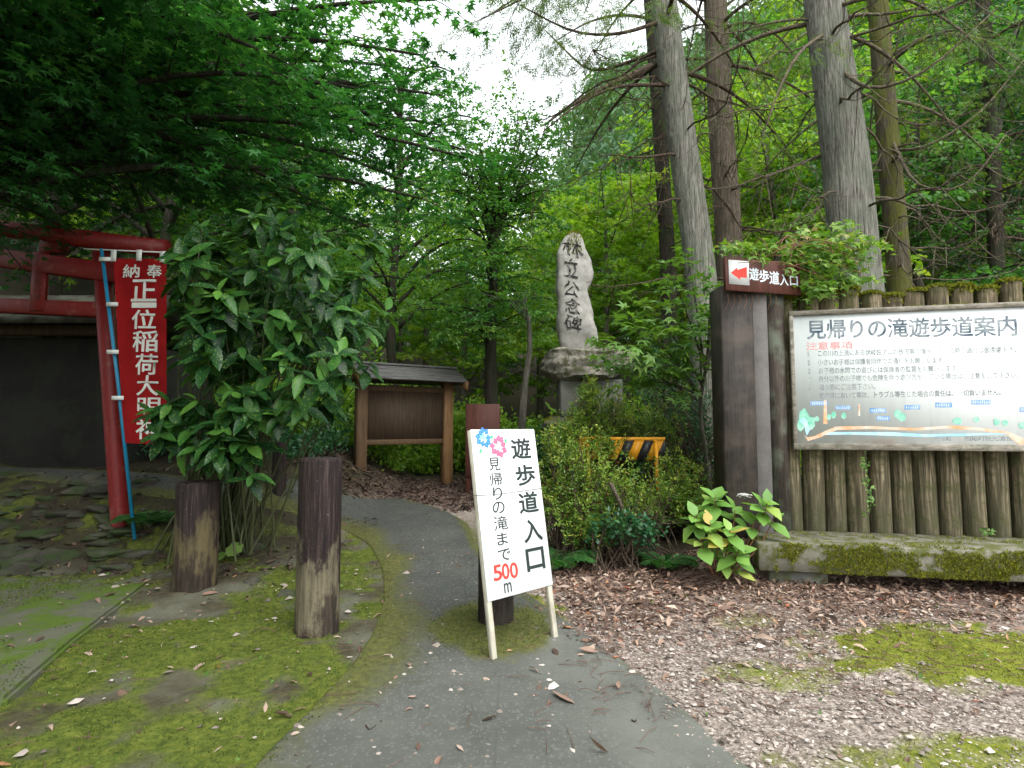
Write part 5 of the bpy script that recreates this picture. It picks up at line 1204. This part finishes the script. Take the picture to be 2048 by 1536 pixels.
for c in ctrs:
    ax = nrm(np.array([(c[0] - f[0]) * .5, (c[1] - f[1]) * .5 - .45, .75]) + r.normal(0, .25, 3)); rosette(pl_, c, ax, r.integers(5, 11), .235 * r.uniform(.7, 1.15), r.uniform(.25, .8))
    if r.random() < .55: continue
    b0_ = f + [r.normal(0, .2), r.normal(0, .16), 0]; mid = b0_ + (c - b0_) * .55 + [r.normal(0, .12), r.normal(0, .12), .22]; pl_.mb.tube(resample(np.array([b0_, (b0_ + mid) / 2 + [r.normal(0, .06), r.normal(0, .06), .15], mid, c]), 9, 1), np.linspace(.011, .004, 9), 5, False)
for k in range(5): 
    a = r.uniform(-.4, .4); pl_.mb.tube([f + [r.normal(0, .06), r.normal(0, .06), -.1], f + [a * .35, r.normal(0, .08), .5], f + [a, r.normal(0, .2), 1.2]], [.022, .018, .013], 7)
wlink('stems', pl_.mb.me('stems', M['stem_green'], True), root); wlink('leaves', pl_.crown('leaves', T_TOOTH, M['leaf_aucuba'], None, True), root)

# hydrangea
A = lambda x, y, Yv=4.25: at(x, y, Yv); f = G(1438, 1165); root = thing('hydrangea', 'pale green hydrangea with yellowing leaves and one small white flower head before the bench', 'plant', f); pl_ = Plant(62); r = pl_.r
Yh = f[1]
for (x, y, dy, n_) in ((1430, 995, .0, 9), (1535, 1005, -.02, 9), (1392, 1030, -.05, 7), (1460, 1060, -.12, 8), (1402, 1078, -.1, 6), (1478, 1100, -.12, 7), (1510, 1040, .02, 4), (1470, 1020, .05, 5), (1450, 1110, -.05, 5), (1480, 1130, -.1, 3), (1420, 1050, -.1, 5), (1550, 1030, 0, 4)):
    c = at(x, y, Yh + dy); rosette(pl_, c, nrm(np.array([(c[0] - f[0]) * .7, -.42, .8])), n_ + 1, .18, .12)
    m_ = f + (c - f) * .5 + [(c[0] - f[0]) * .25, 0, .02]; pl_.mb.tube(resample(np.array([f - [0, 0, .03], m_, c]), 7, 1), np.linspace(.0065, .004, 7), 5, False)
wlink('stems', pl_.mb.me('stems', M['stem_red'], True), root); wlink('leaves', pl_.crown('leaves', T_HYD, M['leaf_hydrangea']), root)
fl = MB(); fc = at(1488, 992, Yh)
for k in range(46):
    p = fc + np.array([r.normal(0, .022), r.normal(0, .022), r.normal(.004, .009)]); q = .011; V = [p + [q * math.cos(t), q * math.sin(t), .002 * (j % 2)] for j, t in enumerate(np.arange(8) * math.pi / 4 + r.random())]; fl.add(V, [np.arange(8)[None]])
wlink('flower_head', fl.me('flower_head', M['white_print']), root)

# azaleas
def bush(name, label, foot, blobs, seed, mat, size, tmpl, nl_, twig=M['twig'], stems=10, cat='shrub', tw=.15, group=None, per=16, base_r=.12):
    root = thing(name, label, cat, foot, group); pl_ = Plant(seed); r = pl_.r; foot = np.asarray(foot, float)
    for (c, rx, rz, n_) in blobs:
        for k in range(n_):
            v = nrm(r.standard_normal(3)); v *= r.uniform(.35, 1.4) ; p = np.asarray(c) + v * [rx, rx * .8, rz]
            if p[2] < gz(p[0], p[1]) + .03: p[2] = gz(p[0], p[1]) + .03 + r.random() * .08
            d = nrm(nrm(p - foot) * .7 + [0, -.1, .15] + r.normal(0, .65, 3)); l = tw * r.uniform(.7, 1.4)
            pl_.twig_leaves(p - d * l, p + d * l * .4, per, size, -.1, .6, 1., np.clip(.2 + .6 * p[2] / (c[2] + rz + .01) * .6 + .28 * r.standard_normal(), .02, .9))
            if r.random() < .5:
                b0_ = foot + [r.normal(0, base_r), r.normal(0, base_r), -.02]; pl_.mb.tube(resample(np.array([b0_, b0_ + (p - b0_) * .5 + r.normal(0, .05, 3), p]), 5, 1), np.linspace(.007, .0025, 5), 4, False)
    wlink('stems', pl_.mb.me('stems', twig, True), root); wlink('leaves', pl_.crown('leaves', tmpl, mat), root); return root
A = at
def gf(x, y): return np.array([x, y, float(gz(x, y))])
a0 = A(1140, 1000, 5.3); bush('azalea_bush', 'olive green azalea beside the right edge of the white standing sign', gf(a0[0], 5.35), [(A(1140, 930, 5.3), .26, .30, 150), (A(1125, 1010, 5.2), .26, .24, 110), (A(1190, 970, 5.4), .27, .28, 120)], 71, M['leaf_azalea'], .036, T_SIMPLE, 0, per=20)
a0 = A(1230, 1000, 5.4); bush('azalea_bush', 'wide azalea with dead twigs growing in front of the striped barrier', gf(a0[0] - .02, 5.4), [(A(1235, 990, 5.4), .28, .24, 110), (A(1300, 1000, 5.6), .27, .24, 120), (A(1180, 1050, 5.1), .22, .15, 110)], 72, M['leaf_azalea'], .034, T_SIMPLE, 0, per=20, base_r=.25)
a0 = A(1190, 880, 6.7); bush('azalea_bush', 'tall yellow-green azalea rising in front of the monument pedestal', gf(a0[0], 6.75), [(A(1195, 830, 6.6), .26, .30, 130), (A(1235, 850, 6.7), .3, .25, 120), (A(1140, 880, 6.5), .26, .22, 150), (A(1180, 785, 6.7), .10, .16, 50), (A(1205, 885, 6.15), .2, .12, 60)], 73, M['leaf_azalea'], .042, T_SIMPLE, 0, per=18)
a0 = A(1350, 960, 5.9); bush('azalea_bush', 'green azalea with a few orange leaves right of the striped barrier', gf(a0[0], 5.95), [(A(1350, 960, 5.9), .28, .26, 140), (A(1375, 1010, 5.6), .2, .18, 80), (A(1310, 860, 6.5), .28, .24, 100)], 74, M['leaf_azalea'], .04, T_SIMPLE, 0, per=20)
a0 = A(1220, 1060, 5.0); bush('low_evergreen_bush', 'low dark green bush at the foot of the azaleas above the leaf litter', gf(a0[0], 5.05), [(A(1230, 1050, 4.95), .20, .12, 50), (A(1280, 1060, 5.0), .16, .10, 40)], 75, M['leaf_teal'], .05, T_OVATE, 0, per=9)
a0 = A(1390, 900, 6.6); bush('understory_shrub', 'dark leafy shrub in the shade between the monument and the black gate post', gf(a0[0] + .1, 6.7), [(A(1330, 800, 7.2), .45, .4, 110), (A(1400, 870, 6.7), .35, .45, 120), (A(1300, 720, 7.9), .5, .4, 90)], 76, M['leaf_teal'], .065, T_NARROW, 0, per=12)
def fern(label, px, py, Yv, n, l, seed):
    f = gf(*at(px, py, Yv)[:2]); root = thing('fern', label, 'fern', f, 'ferns under the shrubs'); pl_ = Plant(seed); r = pl_.r
    for k in range(n):
        a = k * 2.4 + r.uniform(-.3, .3); h = np.array([math.cos(a), math.sin(a), 0]); L_ = l * r.uniform(.7, 1.1); t = np.linspace(0, 1, 9)[:, None]
        c = f + h * L_ * t * .8 + np.array([0, 0, 1.]) * L_ * (.95 * t - .75 * t ** 2); pl_.mb.tube(c, np.linspace(.004, .0015, 9), 4, False)
        for j in range(26):
            q = .12 + .86 * j / 26; i_ = min(7, int(q * 8)); p = c[i_] + (c[i_ + 1] - c[i_]) * (q * 8 - i_); d = nrm(c[i_ + 1] - c[i_]); sd_ = nrm(np.cross(d, [0, 0, 1.]))
            for sg_ in (-1, 1): pl_.leaves(p[None], (sd_ * sg_ + d * .45 - [0, 0, .12])[None], np.array([[0, 0, 1.]]) - d * .3 + r.normal(0, .12, (1, 3)), np.array([L_ * .30 * math.sin(math.pi * (.12 + .86 * q)) ** .8]))
    wlink('stems', pl_.mb.me('stems', M['stem_green'], True), root); wlink('fronds', pl_.crown('fronds', T_NARROW, M['fern']), root)
fern('fern behind the right edge of the white standing sign', 1105, 1040, 5.0, 11, .5, 301)
fern('fern between the hydrangea and the old stake', 1330, 1075, 5.0, 10, .38, 302)
fern('fern at the foot of the maple sapling', 1390, 1000, 5.7, 12, .5, 303)
fern('fern in the shade behind the short bollard', 300, 1010, 5.6, 10, .42, 304)
# dead twigs in the azaleas and an old cut stick
dt = MB(); r = np.random.default_rng(6); c0_ = gf(A(1245, 960, 5.6)[0], 5.6)
for k in range(60):
    d = nrm(np.array([r.normal(0, .6), r.normal(-.2, .5), 1.])); l = r.uniform(.35, .85); t = np.linspace(0, 1, 6)[:, None]; dt.tube(c0_ + d * l * t + np.array([r.normal(0, .25), 0, -.25]) * t ** 2 + r.normal(0, .012, (6, 3)), np.linspace(.005, .0018, 6), 4, False)
tag(dt.build('dead_shrub', M['twig_pale'], None, True), 'bare grey dead twigs sprouting below the striped barrier', 'shrub')
p0, p1 = G(1268, 1100), A(1222, 968, 5.0); tag(MB().tube(resample(np.array([p0 - [0, 0, .04], (p0 + p1) / 2 + [.02, 0, .02], p1]), 8, 1), np.linspace(.035, .02, 8) , 9).build('old_stake', M['twig_pale'], None, True), 'old weathered stake leaning in the azaleas', 'stake')

# vine over the arrow sign
root = thing('leafy_vine', 'bright green leafy vine spilling over the arrow sign and the left end of the fence', 'vine', A(1560, 540, 5.05)); pl_ = Plant(81); r = pl_.r
for (px, py, sx, sy, Yv, n_) in ((1470, 494, 30, 12, 4.98, 60), (1530, 496, 45, 13, 5.04, 70), (1610, 515, 40, 28, 5.12, 110), (1660, 510, 50, 35, 5.05, 150), (1620, 470, 40, 22, 5.1, 40), (1700, 500, 50, 30, 5.1, 90), (1690, 460, 30, 22, 5.15, 26), (1645, 570, 35, 26, 5.0, 80), (1700, 555, 45, 22, 5.05, 60), (1520, 512, 18, 5, 4.85, 5), (1750, 490, 22, 18, 5.1, 16), (1578, 528, 10, 10, 4.94, 5)):
    c = np.array([A(px + r.normal(0, .6) * sx, py + r.normal(0, .6) * sy, Yv + r.normal(0, .09)) for k in range(int(n_ * 1.5))]); m = len(c)
    D = r.standard_normal((m, 3)) * .6 + [0, -.25, -.35]; N = r.standard_normal((m, 3)) * .4 + [0, -.35, 1.]; pl_.leaves(c, D, N, .072 * r.uniform(.6, 1.3, m))
for k in range(26):
    q = [A(1460 + 280 * r.random(), r.uniform(480, 560), 5. + r.normal(0, .08)) for _ in range(2)]; m_ = (q[0] + q[1]) / 2 + [0, 0, .1]; pl_.mb.tube(resample(np.array([q[0], m_, q[1]]), 7, 1), np.full(7, .0035), 4, False)
for k in range(9): q = A(1455 + 12 * k, 588, 4.84); pl_.mb.tube([q, q + [.01, 0, -.06], q + [-.02, 0, -.14]], .0015, 4, False)
wlink('stems', pl_.mb.me('stems', M['stem_red'], True), root); wlink('leaves', pl_.crown('leaves', T_PALM3, M['leaf_vine']), root)
# ivy on the logs
def ivy(label, pts, seed, n_):
    root = thing('ivy_strand', label, 'ivy', A(*pts[-1])); pl_ = Plant(seed); r = pl_.r; P = resample(np.array([A(*p) for p in pts]), 12, 2); pl_.mb.tube(P, np.full(12, .003), 4, False)
    t = r.random(n_) * 11; c = np.array([P[int(q)] + (P[min(int(q) + 1, 11)] - P[int(q)]) * (q % 1) for q in t]); pl_.leaves(c + r.normal(0, .018, (n_, 3)) * [1, .4, 1], r.standard_normal((n_, 3)) * .5 + [0, -.2, -.5], r.standard_normal((n_, 3)) * .35 + [0, -1, .5], .04 * r.uniform(.6, 1.2, n_))
    wlink('stems', pl_.mb.me('stems', M['stem_green'], True), root); wlink('leaves', pl_.crown('leaves', T_PALM3, M['leaf_sapling']), root)
ivy('strand of small ivy hanging down the logs below the notice board', [(1733, 902, 4.93), (1728, 950, 4.92), (1742, 1000, 4.92), (1738, 1030, 4.92)], 82, 42)
ivy('short ivy sprig low on the logs near the end of the bench', [(1962, 1052, 4.74), (1980, 1066, 4.73), (1990, 1078, 4.72)], 83, 14)
# big round leaves by the short bollard
root = thing('butterbur_plant', 'low plant with three round green leaves beside the short bollard', 'plant', G(440, 1125)); pl_ = Plant(84); g0 = np.array(root.location)
T_ROUND = (np.array([(0, 0, 0)] + [(.5 + .52 * math.cos(t), .5 * math.sin(t), -.06 * (j % 2)) for j, t in enumerate(np.linspace(-math.pi * .93, math.pi * .93, 15))], float), [np.array([[0, k, k + 1] for k in range(1, 15)])])
for (x, y, s) in ((420, 1092, .12), (467, 1085, .155), (440, 1105, .09)):
    c = at(x, y, g0[1]); pl_.leaves(c[None] + [[0, 0, .0]], np.array([[.2, -.35, -.25]]), np.array([[0, -.75, .6]]), np.array([s])); pl_.mb.tube([g0, (g0 + c) / 2 + [0, .02, .02], c], .004, 5, False)
wlink('stems', pl_.mb.me('stems', M['stem_green'], True), root); wlink('leaves', pl_.crown('leaves', T_ROUND, M['leaf_sapling']), root)

# undergrowth of the wood floor
rng = np.random.default_rng(23)
def undergrowth(name, rects, n, size, mat, tmpl, seed, hmax):
    r = np.random.default_rng(seed); Ps = []
    for (x0, x1, y0, y1, fr, hm) in rects:
        m = int(n * fr); x = r.uniform(x0, x1, m); y = r.uniform(y0, y1, m); h = hm * np.clip(fbm(x * 1.1, y * 1.1, seed) * 1.9 - .45, .06, 1) ; z = gz(x, y) + h * r.random(m) ** .55; k = inpath(x, y) < -.35; Ps.append(np.stack([x, y, z], 1)[k])
    P = np.concatenate(Ps); m = len(P); D = r.standard_normal((m, 3)) + [0, -.2, -.2]; N = r.standard_normal((m, 3)) * .55 + [0, -.25, 1.]
    return tag(link(name, leaves_mesh(name, P, D, N, size * r.uniform(.6, 1.3, m), tmpl, mat, r)), kind='stuff')
undergrowth('undergrowth', [(-7, -2.0, 9.6, 13, .3, 2.0), (-2.4, 1., 10.6, 14, .34, 1.9), (.6, 4.6, 8.6, 13, .22, 1.8), (3., 9, 6.2, 12, .14, 1.5)], 60000, .10, M['leaf_bright'], T_OVATE, 24, 1.2)
undergrowth('dark_undergrowth', [(-8, -2.6, 7.5, 9.8, .3, 1.), (-.2, 3.2, 7.6, 10.5, .4, 1.), (2.4, 8, 5.6, 8, .3, .8)], 30000, .07, M['leaf_teal'], T_OVATE, 25, 1.)

# ------------------------------------------------------------------ litter on the ground
def ground_z(x, y): 
    ip_ = inpath(x, y); return gz(x, y) + np.where(ip_ > 0, .006, .012)
def litter(name, n, region, size, mat, seed, tmpl=T_OVATE, dens=None, flat=.28):
    r = np.random.default_rng(seed); P = []
    for (x0, x1, y0, y1, fr) in region:
        m = int(n * fr); P.append(np.stack([r.uniform(x0, x1, m), r.uniform(y0, y1, m)], 1))
    P = np.concatenate(P); 
    if dens is not None: P = P[r.random(len(P)) < dens(P[:, 0], P[:, 1])]
    m = len(P); z = ground_z(P[:, 0], P[:, 1]) + r.random(m) * .012; D = r.standard_normal((m, 3)) * [1, 1, .25]; N = r.standard_normal((m, 3)) * flat + [0, 0, 1]
    return tag(link(name, leaves_mesh(name, np.c_[P, z], D, N, size * np.exp(r.normal(0, .45, m)), tmpl, mat, r)), kind='stuff')
def dR(x, y):
    mo_, li_, _ = masks(x, y); ip_ = inpath(x, y); return np.clip(li_ * (1 - .8 * mo_), 0, 1) * sst(.22, -.12, ip_) * sst(2.6, 4.2, y + 1.2 * (fbm(x * 2, y * 2, 8) - .5)) + .03
litter('fallen_leaves', 20000, [(.1, 4.2, 2.6, 5.4, 1.)], .04, M['fallen'], 91, T_LONG, dR)
litter('fallen_leaves', 9000, [(-3, 1.2, 7.2, 10.2, 1.)], .055, M['fallen_dark'], 92, T_LONG, lambda x, y: sst(.1, -.12, inpath(x, y)) + .012)
litter('fallen_leaves', 1100, [(-3.6, 3.2, 1.9, 6.0, 1.)], .04, M['fallen'], 93, T_LONG, lambda x, y: .25 + .5 * (x < 0))
litter('fallen_leaves', 1500, [(-5, -1.6, 4.8, 7.0, 1.)], .045, M['fallen_dark'], 94, T_LONG)
def pebbles(n, seed, reg, size, dens):
    r = np.random.default_rng(seed); x0, x1, y0, y1 = reg; P = np.stack([r.uniform(x0, x1, n), r.uniform(y0, y1, n)], 1); P = P[r.random(n) < dens(P[:, 0], P[:, 1])]; m = len(P)
    V0 = np.array([(1, 0, 0), (.3, .9, .1), (-.8, .6, 0), (-.8, -.6, .1), (.3, -.9, 0), (.1, 0, .8), (-.1, 0, -.6)]); F0 = np.array([[0, 1, 5], [1, 2, 5], [2, 3, 5], [3, 4, 5], [4, 0, 5]])
    s = size * np.exp(r.normal(0, .5, m)); a = r.random(m) * 6.28; ca, sa = np.cos(a)[:, None], np.sin(a)[:, None]; V = V0[None] * (1 + .35 * r.standard_normal((m, 7, 3))) * np.stack([np.ones(m), r.uniform(.6, 1, m), r.uniform(.4, .8, m)], 1)[:, None]
    V = np.stack([V[..., 0] * ca - V[..., 1] * sa, V[..., 0] * sa + V[..., 1] * ca, V[..., 2]], -1) * s[:, None, None]; V += np.c_[P, ground_z(P[:, 0], P[:, 1]) + s * .1][:, None]
    return tag(link('gravel', raw_mesh('gravel', V.reshape(-1, 3), [(F0[None] + (np.arange(m) * 7)[:, None, None]).reshape(-1, 3)], M['pebble'], False, {'rnd': np.repeat(r.random(m), 7)})), kind='stuff')
pebbles(30000, 5, (.1, 3.6, 1.9, 4.5), .0055, lambda x, y: sst(.14, -.06, inpath(x, y)) * np.clip(1.1 - masks(x, y)[0] * 1.2, .02, 1) * sst(5., 3.2, y) + .008)
pebbles(700, 6, (-3.4, .3, 1.9, 5.2), .011, lambda x, y: .5)
r = np.random.default_rng(7); tw = MB()
for k in range(1700):
    x, y = (r.uniform(.4, 4.2), r.uniform(2.6, 5.2)) if k < 1350 else (r.uniform(-3, 2.4), r.uniform(2, 6))
    z = float(gz(x, y)) + .016; a = r.random() * 6.28; l = r.uniform(.04, .16); d = np.array([math.cos(a) * l, math.sin(a) * l, r.normal(0, .006)]); tw.tube([[x, y, z], np.array([x, y, z]) + d * .5 + [0, 0, r.uniform(0, .012)], np.array([x, y, z]) + d], .0016, 4, False)
tag(tw.build('twigs', M['litter_twig']), kind='stuff')
# brown heap of needles by the hydrangea
P0 = G(1400, 1165); m = 2600; r = np.random.default_rng(12); x = P0[0] + r.normal(0, .17, m); y = P0[1] + r.normal(0, .12, m); tn = MB()
hz = .09 * np.exp(-((x - P0[0]) ** 2 / .05 + (y - P0[1]) ** 2 / .03)); Pn = np.stack([x, y, gz(x, y) + .008 + hz * r.random(m)], 1); Dn = np.stack([np.ones(m) + r.normal(0, .4, m), .4 + r.normal(0, .4, m), r.normal(0, .2, m)], 1)
tag(link('needle_heap', leaves_mesh('needle_heap', Pn, Dn, r.standard_normal((m, 3)) * .5 + [0, 0, 1], .10, (np.array([(0, -.012, 0), (1, -.012, .0), (1, .012, 0), (0, .012, 0)], float), [np.array([[0, 1, 2, 3]])]), M['fallen_dark'], r)), 'reddish brown heap of fallen cedar needles at the foot of the hydrangea', 'needle heap')
# short moss blades over the mossy ground
def moss_field(n, reg, seed, mat, size, lo=.45):
    r = np.random.default_rng(seed); x0, x1, y0, y1 = reg; x = r.uniform(x0, x1, n); y = r.uniform(y0, y1, n); mo_, _, _ = masks(x, y); ip_ = inpath(x, y)
    mo_ = np.where(ip_ > 0, sst(.5, .28, np.hypot(x - PB3[0] + .03, (y - PB3[1] + .12) / 1.25)) + sst(.16, 0, ip_) * (x < .2), mo_); k = (r.random(n) < (mo_ - lo + .15) * 1.3) ; x, y = x[k], y[k]
    return tag(link('moss', tufts('moss', np.stack([x, y, ground_z(x, y) + .004], 1), mat, size, r)), kind='stuff')
moss_field(60000, (-3.4, .4, 1.9, 5.4), 41, M['moss_green'], .012)
moss_field(26000, (.4, 4.2, 1.9, 4.6), 42, M['moss'], .013)
def on_slab(n, seed):
    r = np.random.default_rng(seed); x = r.uniform(-4.5, -1., n); y = r.uniform(1.8, 4.8, n); ins = np.zeros(n, bool); q = SLAB
    for i in range(len(q)):
        j = (i + 1) % len(q); m = (q[i][1] > y) != (q[j][1] > y); ins ^= m & (x < (q[j][0] - q[i][0]) * (y - q[i][1]) / (q[j][1] - q[i][1] + 1e-9) + q[i][0])
    return x[ins], y[ins], r
x, y, r = on_slab(30000, 3); k = fbm(x * 2.2, y * 2.2, 14) > .5; x, y = x[k], y[k]
tag(link('moss', tufts('moss', np.stack([x, y, np.full(len(x), .048)], 1), M['moss_green'], .013, r)), kind='stuff')
x, y, r = on_slab(420, 4); m = len(x)
tag(link('fallen_leaves', leaves_mesh('fallen_leaves', np.stack([x, y, .055 + .01 * r.random(m)], 1), r.standard_normal((m, 3)) * [1, 1, .2], r.standard_normal((m, 3)) * .3 + [0, 0, 1], .035 * np.exp(r.normal(0, .5, m)), T_LONG, M['fallen'], r)), kind='stuff')
# small weeds
r = np.random.default_rng(15); pl_ = Plant(15)
for (px, py, s) in ((655, 1281, .05), (585, 1282, .04), (1165, 1248, .05), (905, 1285, .03), (1650, 1000, .05)): pass
for k in range(240):
    x, y = (r.uniform(-3.6, .0), r.uniform(2.2, 6.)) if k < 190 else (r.uniform(.6, 3.8), r.uniform(2.6, 4.4)); c = np.array([x, y, float(gz(x, y)) + .015])
    if inpath(x, y)[0] > 0: continue
    rosette(pl_, c, np.array([0, 0, 1.]), r.integers(3, 7), r.uniform(.018, .045), .05)
tag(link('weeds', pl_.crown('weeds', T_OVATE, M['leaf_sapling'])), kind='stuff')
